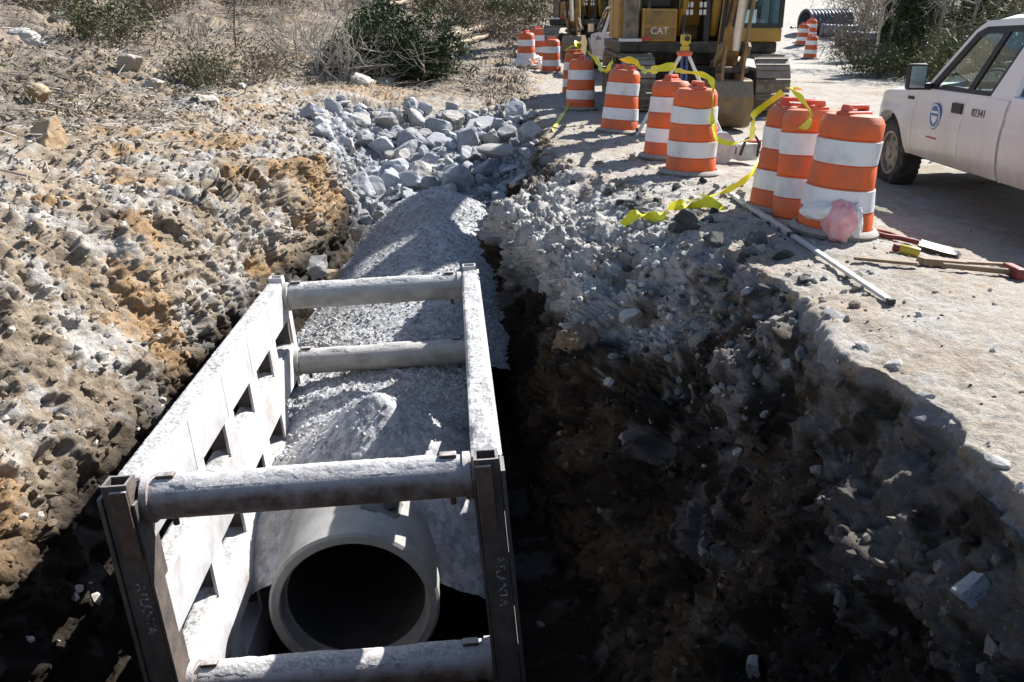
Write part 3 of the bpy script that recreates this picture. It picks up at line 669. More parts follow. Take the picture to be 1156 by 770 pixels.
for i, lb in enumerate([q_[6] for q_ in DRUMS[:9]]):      # every near drum is knocked about in its own way
    o = [b for b in bpy.data.objects if b.get('label') == lb][0]
    for ch in children(o):
        if not ch.name.startswith(('body', 'white_band')): continue
        ch.data = ch.data.copy(); n_ = len(ch.data.vertices); v = np.empty(n_*3, np.float32); ch.data.vertices.foreach_get('co', v); v = v.reshape(-1, 3)
        rad_ = np.hypot(v[:, 0], v[:, 1]); u_ = np.stack([v[:, 0]/np.maximum(rad_, 1e-3)*.3, v[:, 1]/np.maximum(rad_, 1e-3)*.3, v[:, 2]], -1)
        k_ = 1 + .065*fbm(u_*3.0+i*7.7, 2) - .05*np.clip(fbm(u_*2.2+i*3.1+50, 1)-.15, 0, 1)
        v[:, 0] *= k_; v[:, 1] *= k_; ch.data.vertices.foreach_set('co', v.ravel()); ch.data.update()
# the dented drum: own mesh with a crushed shoulder
dd = [o for o in bpy.data.objects if o.get('label', '').startswith('dented orange')][0]
for ch in children(dd):
    if ch.name.startswith(('body', 'white_band', 'handle')):
        ch.data = ch.data.copy(); inv = Matrix.Rotation(-R(95), 3, 'Z')
        for v in ch.data.vertices:
            wv = inv.inverted() @ v.co
            g = math.exp(-((wv.x-.02)/.16)**2 - ((wv.z-.80)/.12)**2)*(1 if wv.y < 0 else 0)
            wv.y += .07*g; wv.z -= .03*g
            if wv.z > .8: wv.x += .04*(wv.z-.8)
            v.co = inv @ wv
        ch.data.materials.clear(); ch.data.materials.append(M_band if ch.name.startswith('white') else M_orange if ch.name.startswith('body') else M_red)

# ------------------------------------------------------------------ yellow caution tape
def ribbon(name, pts, width, mat, twist=0, sub=10, seed=0, parent=None, w3=None):
    """flat tape strip following a smooth curve, twisting along the way"""
    P_ = [Vector(p) for p in pts]; C_ = []
    for i in range(len(P_)-1):
        a = P_[max(i-1, 0)]; b = P_[i]; c_ = P_[i+1]; d = P_[min(i+2, len(P_)-1)]
        for k in range(sub):
            t = k/sub; C_.append(.5*((2*b)+(c_-a)*t+(2*a-5*b+4*c_-d)*t*t+(3*b-3*c_+d-a)*t**3))
    C_.append(P_[-1]); r_ = random.Random(seed); mb = MB(); n = len(C_); vs = []; ph = r_.uniform(0, 6)
    for i, p in enumerate(C_):
        d = (C_[min(i+1, n-1)]-C_[max(i-1, 0)]).normalized(); up = Vector((0, 0, 1)); s_ = d.cross(up)
        if s_.length < .15: s_ = d.cross(Vector((0, 1, .3)))
        s_.normalize(); u2 = s_.cross(d).normalized()
        a = ph + twist*i/n*6.28 + .5*math.sin(i*.37+seed); wv = (s_*math.cos(a)+u2*math.sin(a))*width/2*(.85+.15*math.sin(i*.9+seed*2))
        nn = wv.cross(d).normalized()*.0012
        vs += [p-wv+nn, p+nn*3, p+wv+nn, p+wv-nn, p+nn, p-wv-nn]
    fs = [(6*i+j, 6*i+(j+1)%6, 6*i+6+(j+1)%6, 6*i+6+j) for i in range(n-1) for j in range(6)]
    fs += [(5,4,3,2,1,0), tuple(6*(n-1)+j for j in range(6))]
    mb.add(vs, fs); return mb.build(name, mat, parent, smooth=30)
def sag(a, b, s, n=6):
    return [a.lerp(b, k/n) - Vector((0, 0, s*4*(k/n)*(1-k/n))) for k in range(n+1)]
TAPEG = 'lengths of yellow barrier tape'
A = dpt(3, -1.4, .98, .20); A2 = dpt(3, -.9, .42, .31)
tp1 = ribbon('barrier_tape', [dpt(4, -.9, .99, .05), dpt(3, 2.2, 1.03, .16), dpt(3, -1.2, 1.0, .18), dpt(3, -1.1, .90, .275), dpt(3, -1.1, .62, .295), dpt(3, -.95, .40, .33), dpt(3, -.6, .34, .45), *sag(dpt(3, -.5, .38, .62), dpt(2, 2.6, .80, .30), .03)[1:], dpt(2, 2.0, .98, .12)], .065, M_tape, .6, 8, 1)
tag(tp1, 'yellow barrier tape looping down the dented drum and across to the near trio of drums', 'barrier tape', TAPEG)
pile = hit(772, 232)
tp2 = ribbon('barrier_tape', [dpt(2, .5, 1.0, .1), dpt(1, 2.8, 1.03, .22), dpt(1, -2.2, .95, .29), dpt(1, -2.0, .80, .42), *[hit(px, py)+Vector((0, 0, h)) for px, py, h in ((866, 212, .38), (845, 222, .20), (822, 226, .10), (795, 228, .04), (775, 231, .03))]], .065, M_tape, 1.2, 10, 2)
tag(tp2, 'yellow barrier tape trailing from the near trio of drums down to the rubble verge', 'barrier tape', TAPEG)
tp3 = ribbon('barrier_tape', [hit(px, py)+Vector((0, 0, h)) for px, py, h in ((792, 230, .05), (812, 240, .03), (800, 236, .06), (778, 238, .03), (764, 240, .07), (750, 243, .03), (742, 251, .05), (730, 250, .05), (716, 252, .07), (704, 257, .02))], .10, M_tape, 2.2, 8, 3)
tag(tp3, 'crumpled heap of yellow barrier tape lying on the rubble at the trench edge', 'barrier tape', TAPEG)
tp4 = ribbon('barrier_tape', [dpt(6, .4, 1.0, .12), *sag(dpt(6, -.2, .95, .27), dpt(5, 2.4, 1.0, .15), .22)[1:]], .09, M_tape, .5, 8, 4)
tag(tp4, 'yellow barrier tape sagging between the trench corner drum and the leaning drum', 'barrier tape', TAPEG)
tp5 = ribbon('barrier_tape', [dpt(5, 2.0, 1.02, .05), dpt(5, .3, .99, .2), *sag(dpt(5, .2, .93, .27), dpt(4, 2.6, 1.0, .18), .06)[1:], dpt(4, 0, 1.04, .05)], .10, M_tape, .7, 8, 5)
tag(tp5, 'yellow barrier tape stretched from the leaning drum to the tripod drum before the excavator', 'barrier tape', TAPEG)
tp6 = ribbon('barrier_tape', [dpt(6, -1.2, .22, .30)] + [hit(px, py)+Vector((0, 0, h)) for px, py, h in ((646, 119, .12), (640, 128, .10), (632, 138, .06), (624, 149, .02))], .06, M_tape, 1.0, 8, 6)
tag(tp6, 'thin strip of yellow barrier tape hanging from the trench corner drum over the bank', 'barrier tape', TAPEG)
tp7 = ribbon('barrier_tape', [dpt(7, -2.5, .93, .26), dpt(7, -2.0, 1.02, .2), dpt(7, -1.2, 1.0, .2), dpt(7, -.6, 1.06, .15), dpt(7, .5, 1.08, .1), dpt(7, -1.6, 1.1, .12), dpt(7, -1.5, .9, .28)], .08, M_tape, 1.0, 8, 7)
tag(tp7, 'tangle of yellow barrier tape wound on the lid of the half hidden far drum', 'barrier tape', TAPEG)
# ------------------------------------------------------------------ pickup truck
def dirty_paint():
    m, n, p = new_mat('dusty_white_paint')
    tc = n.nodes.new('ShaderNodeTexCoord'); s = n.nodes.new('ShaderNodeSeparateXYZ'); n.links.new(tc.outputs['Object'], s.inputs[0])
    t = noise_node(n, 3.2, 7, .65); t.inputs['Scale'].default_value = 3.2
    mp = n.nodes.new('ShaderNodeMapping'); mp.inputs['Scale'].default_value = (1, 1, .35); n.links.new(tc.outputs['Object'], mp.inputs[0]); n.links.new(mp.outputs[0], t.inputs['Vector'])
    h = n.nodes.new('ShaderNodeMapRange'); h.inputs['From Min'].default_value = 1.2; h.inputs['From Max'].default_value = .35; n.links.new(s.outputs['Z'], h.inputs['Value'])
    a = n.nodes.new('ShaderNodeMath'); a.operation = 'MULTIPLY'; n.links.new(h.outputs[0], a.inputs[0]); n.links.new(ramp(n, t.outputs[0], .12, .62), a.inputs[1])
    c = mixrgb(n, a.outputs[0], (.75, .77, .80), (.47, .41, .31))
    n.links.new(c, p.inputs['Base Color']); p.inputs['Roughness'].default_value = .38; p.inputs['Coat Weight'].default_value = .25
    return m
M_tpaint = dirty_paint()
M_trim = M('black_trim', (.018,.018,.02), None, 20, .5)
M_tire = M('tire_rubber', (.025,.025,.026), (.13,.115,.095), 9, .85, 0, .2, 60, lo=.45, hi=.8)
M_rim = M('dusty_rim', (.30,.27,.23), (.20,.17,.14), 8, .5, .5)
M_int = M('grey_cabin', (.10,.10,.105), None, 8, .8)
M_chrome = M('chrome', (.6,.6,.6), None, 5, .2, 1)
M_lampw = M('lamp_lens', (.7,.7,.7), None, 5, .15); M_lampr = M('red_lens', (.5,.02,.02), None, 5, .2)
M_blue = M('emblem_blue', (.06,.17,.40), None, 20, .5); M_emw = M('emblem_white', (.75,.77,.78), None, 20, .5); M_grey = M('grey_lettering', (.09,.09,.10), None, 20, .5)
M_redl = M('red_lettering', (.45,.08,.06), None, 20, .5)
def glass_mat(name, tint, fac=.14):
    m = bpy.data.materials.new(name); m.use_nodes = True; n = m.node_tree; n.nodes.clear()
    o = n.nodes.new('ShaderNodeOutputMaterial'); mx = n.nodes.new('ShaderNodeMixShader'); t = n.nodes.new('ShaderNodeBsdfTransparent'); g = n.nodes.new('ShaderNodeBsdfGlossy')
    t.inputs[0].default_value = (*tint, 1); g.inputs['Roughness'].default_value = .03; lw = n.nodes.new('ShaderNodeLayerWeight'); fr = n.nodes.new('ShaderNodeMath'); fr.operation = 'POWER'; fr.inputs[1].default_value = 4; n.links.new(lw.outputs['Facing'], fr.inputs[0]); fm = n.nodes.new('ShaderNodeMath'); fm.operation = 'MULTIPLY_ADD'; fm.inputs[1].default_value = .7; fm.inputs[2].default_value = .03; n.links.new(fr.outputs[0], fm.inputs[0]); fr = fm
    n.links.new(fr.outputs[0], mx.inputs[0]); n.links.new(t.outputs[0], mx.inputs[1]); n.links.new(g.outputs[0], mx.inputs[2]); n.links.new(mx.outputs[0], o.inputs[0]); return m
M_glass = glass_mat('window_glass', (.93, .97, .95)); M_glassd = glass_mat('tinted_glass', (.62, .74, .76))

def make_truck():
    T = thing('pickup_truck', 'x', 'pickup truck')
    FA, RA, AR, AZ = 1.95, -1.73, .49, .40
    def hw(y, z):
        w = .985 - .05*((z-.80)/.40)**2 - (.03 if z < .55 else 0)*((.55-z)/.15)
        if y > 2.05: w -= .26*((y-2.05)/.8)**2
        if y < -2.4: w -= .03*((y+2.4)/.4)**2
        # flared arches
        for ya in (FA, RA):
            d = math.hypot(y-ya, z-AZ); w += .022*math.exp(-((d-AR)/.06)**2)
        # door crease
        w -= .012*math.exp(-((z-.98)/.03)**2)
        return w
    def zlow(y):
        z = .46
        if y > 2.45: z = .42
        for ya in (FA, RA):
            d = abs(y-ya)
            if d < AR: z = max(z, AZ+math.sqrt(AR*AR-d*d))
        return z
    def zup(y):
        if y > 1.22: return np.interp(y, [1.22, 2.1, 2.6, 2.86], [1.16, 1.11, 1.04, .92])
        if y > -.60: return 1.17
        return 1.20
    def side(ya, yb, name, mat=M_tpaint, ny=40, gap=.004, sx=-1, parent=T, nv=14):
        ys = np.linspace(yb+gap, ya-gap, ny); vs = []
        for y in ys:
            a, b = zlow(y), zup(y)
            for k in range(nv):
                z = a+(b-a)*k/(nv-1); vs.append((sx*hw(y, z), y, z))
            vs.append((sx*(hw(y, b)-.05), y, b+.012))
        V = list(vs)
        m = nv+1; fs = [(i*m+j, i*m+j+1, (i+1)*m+j+1, (i+1)*m+j) for i in range(ny-1) for j in range(m-1)]
        # inner return lips
        k0 = len(V); 
        for i, y in enumerate(ys):
            x, yy, z = vs[i*m]; V.append((x-sx*.14, yy, z+.01))
        fs += [(i*m, (i+1)*m, k0+i+1, k0+i) for i in range(ny-1)]
        for e in (0, ny-1):
            k1 = len(V)
            for j in range(m): x, yy, z = vs[e*m+j]; V.append((x-sx*.05, yy, z))
            fs += [(e*m+j, e*m+j+1, k1+j+1, k1+j) for j in range(m-1)]
        mb = MB(); mb.add(V, fs); return mb.build(name, mat, parent, smooth=35)
    for sx in (-1, 1):
        side(2.86, 1.32, 'fender', ny=60, sx=sx)
        d1 = side(1.32, .20, 'front_door', ny=30, sx=sx); d2 = side(.20, -.56, 'rear_door', ny=22, sx=sx)
        side(-.56, -.66, 'cab_corner', ny=6, sx=sx) if False else None
        side(-.60, -2.76, 'bed_side', ny=80, sx=sx)
        # handle, emblem, numbers on the doors
        hd = MB(); hd.box((sx*(hw(.33, 1.03)+.006), .33, 1.035), (.03, .21, .10), bev=.012); hd.build('handle', M_trim, d1)
        xe = sx*(hw(.78, .90)+.004)
        em = MB(); em.lathe([(0, 0), (.135, 0), (.135, .003), (0, .003)], 32, (xe-(.003 if sx > 0 else 0), .78, .92), 'X'); e1 = em.build('emblem', M_blue, d1)
        rg = MB(); xa = xe + sx*.002
        rg.lathe([(.108, -.004), (.122, -.004), (.122, .004), (.108, .004)], 32, (xa, .78, .92), 'X', closed=True); rg.build('emblem_ring', M_emw, e1)
        tr = MB(); tr.prism([(.78-.075, .925), (.78+.075, .925), (.78+.05, .875), (.78, .835), (.78-.05, .875)], xe-.005, xe+.006, 'X'); tr.build('emblem_shield', M_emw, e1)
        bb = MB(); bb.box((xe, .78, .962), (.012, .17, .022)); bb.build('emblem_bar', M_emw, e1)
        rl = MB(); rl.box((sx*(hw(.74, .70)+.002), .80, .70), (.004, .24, .018)); rl.build('red_line_lettering', M_redl, d1)
        mt = Matrix.Translation((sx*(hw(-.1, 1.0)+.004), -.10, 1.02)) @ Matrix.Rotation(R(90)*sx, 4, 'Z') @ Matrix.Rotation(R(90), 4, 'X')
        text_obj('02341', .105, M_grey, d2, mt, 'unit_number', .003, 1.05)
        bg_ = MB(); bg_.box((sx*(hw(1.45, 1.0)+.003), 1.47, 1.06), (.012, .16, .035), bev=.005); bg_.build('fender_badge', M_trim, T)
    # cab greenhouse
    def sxz(z): return .935 - (z-1.17)*.27
    outer = [(1.24,1.165),(.62,1.77),(.45,1.855),(-.42,1.875),(-.60,1.84),(-.60,1.175)]
    blk = [(1.16,1.178),(.58,1.745),(.42,1.80),(-.40,1.815),(-.47,1.79),(-.20,1.185)]
    gf = [(1.00,1.205),(.90,1.205),(.62,1.232),(.30,1.225),(.06,1.74),(.40,1.74),(.50,1.70)]
    gr = [(.19,1.225),(-.04,1.755),(-.41,1.765),(-.165,1.225)]
    def sheet(name, out, holes, mat, off, sx, parent, th=.03):
        loops = [out]+holes; V = []; 
        for lp in loops: V += [(sx*(sxz(z)+off), y, z) for y, z in lp]
        tri = tessellate_polygon([[Vector((y, z, 0)) for y, z in lp] for lp in loops])
        n0 = len(V); V += [(x-sx*th, y, z) for x, y, z in V]
        fs = [tuple(t) for t in tri]+[tuple(n0+i for i in t) for t in tri]; b = 0
        for lp in loops:
            n = len(lp); fs += [(b+i, b+(i+1)%n, n0+b+(i+1)%n, n0+b+i) for i in range(n)]; b += n
        mb = MB(); mb.add(V, fs); return mb.build(name, mat, parent)
    for sx in (-1, 1):
        pl = sheet('cab_pillar', outer, [blk], M_tpaint, 0, sx, T, .05)
        wf = sheet('window_surround', [(y, z) for y, z in blk], [gf, gr], M_trim, -.006, sx, T, .03)
        sheet('window_pane', gf, [], M_glass, -.016, sx, wf, .004); sheet('window_pane', gr, [], M_glassd, -.016, sx, wf, .004)
        mr = MB(); mr.box((sx*1.10, 1.10, 1.30), (.20, .09, .27), bev=.03); mr.box((sx*.98, 1.10, 1.20), (.12, .06, .07), bev=.015); mo = mr.build('side_mirror', M_trim, T, smooth=40)
        mg = MB(); mg.box((sx*1.10, 1.052, 1.30), (.16, .006, .22)); mg.build('mirror_glass', M_chrome, mo)
    # roof
    ys = [.62,.52,.42,.2,-.1,-.40,-.52,-.60]; zs = [1.765,1.825,1.865,1.895,1.905,1.895,1.875,1.83]; nx = 13; V = []
    for y, z in zip(ys, zs):
        for k in range(nx):
            u = -1+2*k/(nx-1); ww = sxz(min(z, 1.86))-.01; V.append((u*ww, y, z + .035*(1-u*u) - .03*(abs(u) > .98)))
    mb = MB(); mb.add(V, [(i*nx+j, i*nx+j+1, (i+1)*nx+j+1, (i+1)*nx+j) for i in range(len(ys)-1) for j in range(nx-1)]); mb.build('roof', M_tpaint, T, smooth=50)
    mb = MB(); V = []
    for y, z, q_ in ((1.30,1.155,.90),(.98,1.48,.85),(.60,1.785,.755)):
        for k in range(9):
            u = -1+2*k/8; V.append((u*q_, y+.10*(1-u*u), z+.012*(1-u*u)))
    mb.add(V, [(i*9+j, i*9+j+1, i*9+j+10, i*9+j+9) for i in range(2) for j in range(8)]); mb.build('windshield', M_glass, T, smooth=60, fix=False)
    mb = MB(); mb.add([(-.88,-.605,1.2),(.88,-.605,1.2),(.75,-.60,1.80),(-.75,-.60,1.80)], [(0,1,2,3)]); mb.build('rear_window', M_glassd, T)
    mb = MB(); mb.box((0,-.585,.82), (1.84,.03,.74)); mb.build('cab_back', M_tpaint, T)
    # hood
    ny_, nx = 14, 15; V = []
    for i in range(ny_):
        y = 2.86-(2.86-1.22)*i/(ny_-1); zz = zup(y)+.012
        for k in range(nx):
            u = -1+2*k/(nx-1); ww = hw(y, zup(y))-.05
            V.append((u*ww, y, zz + .055*(1-u**4) + .02*math.exp(-((abs(u)-.55)/.12)**2)))
    mb = MB(); mb.add(V, [(i*nx+j, i*nx+j+1, (i+1)*nx+j+1, (i+1)*nx+j) for i in range(ny_-1) for j in range(nx-1)]); mb.build('hood', M_tpaint, T, smooth=50)
    # front end
    mb = MB(); mb.box((0, 2.83, .84), (1.16, .06, .30), bev=.02); g = mb.build('grille', M_trim, T)
    mb = MB(); [mb.box((0, 2.866, .74+.1*k), (1.10, .02, .03)) for k in range(3)]; mb.box((0, 2.866, .84), (.03, .018, .26)); mb.build('grille_bar', M_chrome, g)
    mb = MB(); mb.box((0, 2.86, .56), (1.78, .16, .22), bev=.04); mb.build('front_bumper', M_chrome, T, smooth=40)
    for sx in (-1, 1): mb = MB(); mb.box((sx*.62, 2.74, .84), (.20, .14, .24), bev=.03); mb.build('headlight', M_lampw, T)
    # bed, tailgate, rear
    mb = MB(); mb.box((0,-1.70,.78), (1.62, 2.1, .04)); 
    for sx in (-1, 1): mb.box((sx*.86,-1.68,.99), (.10,2.12,.40))
    mb.box((0,-.69,.98), (1.62,.05,.42)); mb.build('bed_liner', M_trim, T)
    mb = MB(); mb.box((0,-2.76,.96), (1.76,.06,.50), bev=.02); mb.build('tailgate', M_tpaint, T); mb = MB(); mb.box((0,-2.83,.56), (1.84,.16,.18), bev=.03); mb.build('rear_bumper', M_chrome, T)
    for sx in (-1, 1): mb = MB(); mb.box((sx*.925,-2.76,.98), (.12,.07,.38), bev=.02); mb.build('tail_light', M_lampr, T)
    # chassis and cabin
    mb = MB(); mb.box((0,.0,.44), (.95,5.2,.12)); 
    for ya in (FA, RA): mb.tube([(-.8,ya,.38),(.8,ya,.38)], .06, 10)
    mb.box((0,.3,.47), (1.78,1.75,.06)); mb.box((0, 2.0, .75), (1.1, 1.2, .5)); mb.build('chassis', M_trim, T)
    mb = MB(); mb.box((0,1.02,1.05), (1.72,.42,.28), bev=.06); mb.build('dashboard', M_int, T)
    for sx in (-1, 1):
        mb = MB(); mb.box((sx*.42,.22,.80), (.55,.55,.18), bev=.06); mb.box((sx*.42,-.06,1.12), (.52,.16,.62), rot=(R(8),0,0), bev=.06); mb.box((sx*.42,-.12,1.52), (.28,.10,.18), bev=.04); mb.build('seat', M_int, T, smooth=40)
    mb = MB(); mb.lathe([(.185+.016*math.cos(a), .016*math.sin(a)) for a in np.linspace(0, 2*PI, 9)[:-1]], 28, (0,0,0), 'Y', closed=True); mb.box((0,0,0), (.34,.02,.04)); mb.box((0,0,-.08), (.035,.02,.17))
    mb.build('steering_wheel', M_trim, T, smooth=40, xf=Matrix.Translation((-.42,.72,1.22)) @ Matrix.Rotation(R(-25), 4, 'X'))
    for ya in (FA, RA):
        for sx in (-1, 1):
            wl = MB(); xo = sx*.95; xi = sx*.70
            pr = [(.245,xi),(.36,xi),(.392,xi+sx*.03),(.40,xi+sx*.08),(.40,xo-sx*.08),(.392,xo-sx*.03),(.36,xo),(.31,xo+sx*.006),(.245,xo-sx*.012)]
            wl.lathe(pr, 40, (0,ya,.40), 'X', closed=True)
            for k in range(40):
                a = 2*PI*k/40; wl.box((sx*.825, ya+.40*math.cos(a), .40+.40*math.sin(a)), (.22,.03,.016), rot=(a-PI/2,0,0))
            wo = wl.build('wheel', M_tire, T, smooth=40)
            rm = MB(); xr = xo-sx*.03
            rm.lathe([(.248,xi+sx*.04),(.25,xo-sx*.01),(.225,xo-sx*.015),(.215,xo-sx*.045),(.13,xo-sx*.03),(.075,xo-sx*.02),(.06,xo-sx*.0),(0,xo+sx*.002)], 32, (0,ya,.40), 'X'); ro_ = rm.build('rim', M_rim, wo, smooth=40)
            for k in range(7):
                a = 2*PI*k/7; hb = MB(); hb.lathe([(0,0),(.032,0),(.032,.004),(0,.004)], 14, (xo-sx*.034-.002, ya+.17*math.cos(a), .40+.17*math.sin(a)), 'X'); hb.build('rim_hole', M_trim, ro_)
    return T
truck = make_truck()
truck['label'] = 'dusty white pickup truck with a blue round door emblem, parked beside the near drums'
TX, TY = 4.42, 10.62
truck.rotation_euler = (R(-.6), 0, R(-1.0)); truck.location = (TX+.985-.03, TY-1.95, min(ground_at(4.7, 10.3), ground_at(6.3, 10.3))-.015)

# ------------------------------------------------------------------ excavators
M_yel = M('excavator_yellow', (.44,.25,.04), (.26,.155,.05), 4, .5, 0, .08, 40, dust=(.36,.29,.20), dustamt=.6, lo=.45, hi=.8)
M_ydk = M('dirty_yellow_iron', (.34,.20,.05), (.16,.10,.055), 5, .6, 0, .15, 40, dust=(.36,.30,.22), dustamt=.7)
M_iron = M('dark_iron', (.03,.028,.027), (.09,.075,.06), 7, .6, .3, .2, 50, dust=(.30,.26,.20), dustamt=.6)
M_shoe = M('track_shoe_steel', (.14,.115,.09), (.30,.255,.20), 6, .75, .2, .2, 50, dust=(.45,.41,.35), dustamt=.8)
M_cab = M('cab_black', (.02,.021,.023), None, 9, .45)
M_rod = M('chrome_rod', (.55,.53,.48), None, 8, .35, .6)
M_bucket = M('worn_bucket', (.24,.165,.07), (.13,.10,.07), 6, .55, .15, .2, 40, dust=(.40,.35,.28), dustamt=.6)
M_hose = M('hose', (.015,.015,.016), None, 9, .6)
M_cglass = glass_mat('cab_glass', (.42, .55, .62))
def make_excavator(name='excavator'):
    E = thing(name, 'x', 'excavator')
    # tracks
    for sx in (-1, 1):
        r = .46; hl = 2.0; zc = .50; tw = .58; mb = MB(); per = 4*hl+2*PI*r; n = 46
        for k in range(n):
            s = per*k/n
            if s < 2*hl: y, z, a = -hl+s, zc+r, 0
            elif s < 2*hl+PI*r: t = (s-2*hl)/r; y, z, a = hl+r*math.sin(t), zc+r*math.cos(t), -t
            elif s < 4*hl+PI*r: y, z, a = hl-(s-2*hl-PI*r), zc-r, PI
            else: t = (s-4*hl-PI*r)/r; y, z, a = -hl-r*math.sin(t), zc-r*math.cos(t), PI-t
            mt = Matrix.Rotation(a, 3, 'X')
            mb.box(Vector((sx*1.16, y, z)), (tw, per/n*.93, .035), mt); mb.box(Vector((sx*1.16, y, z))+mt @ Vector((0, .03, .03)), (tw-.02, .022, .045), mt)
        tr = mb.build('track', M_shoe, E)
        fr = MB(); fr.box((sx*1.12, 0, .52), (.34, 3.8, .42), bev=.05); fr.build('track_frame', M_iron, tr)
        for y in (-2.0, 2.0): w_ = MB(); w_.lathe([(0,-.12),(.18,-.13),(.20,-.07),(.40,-.05),(.40,.05),(.20,.07),(.18,.13),(0,.12)], 24, (sx*1.16, y, zc), 'X'); w_.build('sprocket', M_iron, tr)
        for k in range(5): w_ = MB(); w_.lathe([(0,-.2),(.10,-.2),(.10,.2),(0,.2)], 14, (sx*1.16, -1.3+.65*k, .16), 'X'); w_.build('roller', M_iron, tr)
    mb = MB(); mb.box((0,0,.60), (1.7,1.5,.35), bev=.06); mb.lathe([(.62,.77),(.66,.8),(.66,1.0),(.6,1.02)], 32); mb.build('undercarriage', M_iron, E)
    # house
    mb = MB(); mb.box((0,.55,1.12), (2.84,4.0,.20), bev=.04); mb.build('deck', M_iron, E)
    mb = MB(); pts = [(-1.34,1.4),(1.34,1.4),(1.34,2.25),(.95,2.6),(-.95,2.6),(-1.34,2.25)]; mb.prism(pts, 1.12+.12, 2.25, 'Z'); mb.build('counterweight', M_yel, E, smooth=30)
    mb = MB(); mb.box((-.02,.35,1.80), (1.0,1.9,1.15), bev=.06); mb.build('engine_cover', M_ydk, E)
    mb = MB(); mb.box((-.98,.75,1.72), (.70,1.3,1.0), bev=.05); mb.build('side_cover', M_yel, E)
    # tool box with two stacked compartments at the front right corner of the machine (picture left)
    mb = MB(); mb.box((-.72,-1.05,1.50), (.62,.85,.56), bev=.03); tb = mb.build('tool_box', M_yel, E)
    mb = MB(); mb.box((-.72,-1.482,1.36), (.54,.014,.20)); mb.box((-.72,-1.482,1.62), (.54,.014,.24)); mb.build('tool_box_door', M_ydk, tb)
    text_obj('CAT', .17, M_emw, tb, Matrix.Translation((-.72,-1.492,1.40)) @ Matrix.Rotation(R(90), 4, 'X'), 'maker_lettering', .004, .95)
    mb = MB(); mb.box((-.72,-.75,1.98), (.56,.5,.36), bev=.04); mb.build('step_housing', M_cab, E)
    mb = MB(); mb.box((-1.20,-1.08,1.72), (.24,.60,1.05), bev=.03); mb.build('fluid_tank', M_shoe, E)
    for y in (-1.40,): mb = MB(); mb.tube([(-.34,y,1.78),(-.34,y,2.6),(-.34,-.6,2.6)], .022, 8); mb.tube([(-.92,y,1.78),(-.92,y,2.6),(-.34,y,2.6)], .022, 8); mb.build('handrail', M_iron, E)
    mb = MB(); mb.box((-1.22,-1.25,1.245), (.38,.5,.05)); mb.build('step_plate', M_emw, E)
    ml = MB(); ml.box((-.95,-1.49,1.27), (.16,.04,.06)); ml.build('marker_light', M_lampr, E)
    # boom foot cavity: dark side plates with louvres
    mb = MB(); mb.box((.16,-.62,1.75), (.10,1.3,1.3)); mb.box((-.26,-.62,1.75), (.06,1.3,1.3)); mb.build('boom_bracket', M_cab, E)
    for kx in (-.16, .08):
        for kz in range(2):
            for kk in range(2):
                v = MB(); v.box((kx-.05+.075*kk, -1.285, 1.72+.13*kz), (.05,.02,.09)); v.build('valve_cap', M_emw, E)
    # cab
    cb = MB(); x0, x1, y0, y1, z0, z1 = .46, 1.46, -1.55, .25, 1.22, 2.95
    cb.box(((x0+x1)/2,(y0+y1)/2,z0+.12), (x1-x0,y1-y0,.24), bev=.03); co_ = cb.build('cab_base', M_yel, E)
    pb = MB()
    for x in (x0+.03, x1-.03):
        for y in (y0+.04, y1-.05): pb.box((x,y,(z0+.24+z1)/2), (.07,.09,z1-z0-.24))
        pb.box((x,(y0+y1)/2-.1,(z0+.24+z1)/2), (.06,.08,z1-z0-.25)); pb.box((x,(y0+y1)/2,z0+.27), (.055,y1-y0-.1,.07))
    pb.box(((x0+x1)/2,(y0+y1)/2,z1), (x1-x0,y1-y0,.10), bev=.04); pb.box(((x0+x1)/2,y0+.04,z0+.275), (x1-x0-.08,.07,.08)); pb.build('cab_frame', M_cab, E)
    gl = MB(); gl.box(((x0+x1)/2,y0+.02,(z0+z1)/2+.13), (x1-x0-.12,.008,z1-z0-.34)); gl.build('cab_window', M_cglass, E)
    for x in (x0+.01, x1-.01): gl = MB(); gl.box((x,(y0+y1)/2,(z0+z1)/2+.13), (.008,y1-y0-.16,z1-z0-.34)); gl.build('cab_window', M_cglass, E)
    st = MB(); st.box((.95,-.5,1.85), (.5,.5,.16), bev=.05); st.box((.95,-.26,2.25), (.48,.14,.75), bev=.05); st.build('operator_seat', M_int, E)
    st = MB(); st.box((1.27,-1.47,1.75), (.045,.03,.62)); st.box((1.05,-1.47,2.1), (.04,.025,.55)); st.build('wiper', M_emw, E)
    # boom, stick and bucket in the arm plane (r forward along -y, z up) at x = ax
    ax = .02; hb = .19
    def arm(poly, w, name, mat, bev=.02):
        mb = MB(); mb.prism([(-r_, z_) for r_, z_ in poly], ax-w, ax+w, 'X'); return mb.build(name, mat, E, smooth=30)
    arm([(.35,1.55),(.70,1.50),(1.6,3.1),(2.5,3.95),(3.4,4.05),(4.70,3.55),(4.78,3.75),(3.5,4.55),(2.3,4.62),(1.3,3.7),(.3,1.9)], hb, 'boom', M_yel)
    for sx in (-1, 1):
        mb = MB(); mb.tube([(ax+sx*.30,-1.0,1.35),(ax+sx*.30,-1.75,2.75)], .085, 14); c_ = mb.build('boom_cylinder', M_yel, E, smooth=40)
        mb = MB(); mb.tube([(ax+sx*.30,-1.75,2.75),(ax+sx*.28,-2.25,3.75)], .05, 12); mb.build('cylinder_rod', M_rod, c_, smooth=40)
    arm([(4.35,4.25),(4.75,4.30),(5.02,3.75),(4.62,2.1),(4.02,.92),(3.84,.90),(3.86,1.10),(4.30,2.4),(4.52,3.5)], .15, 'stick', M_ydk)
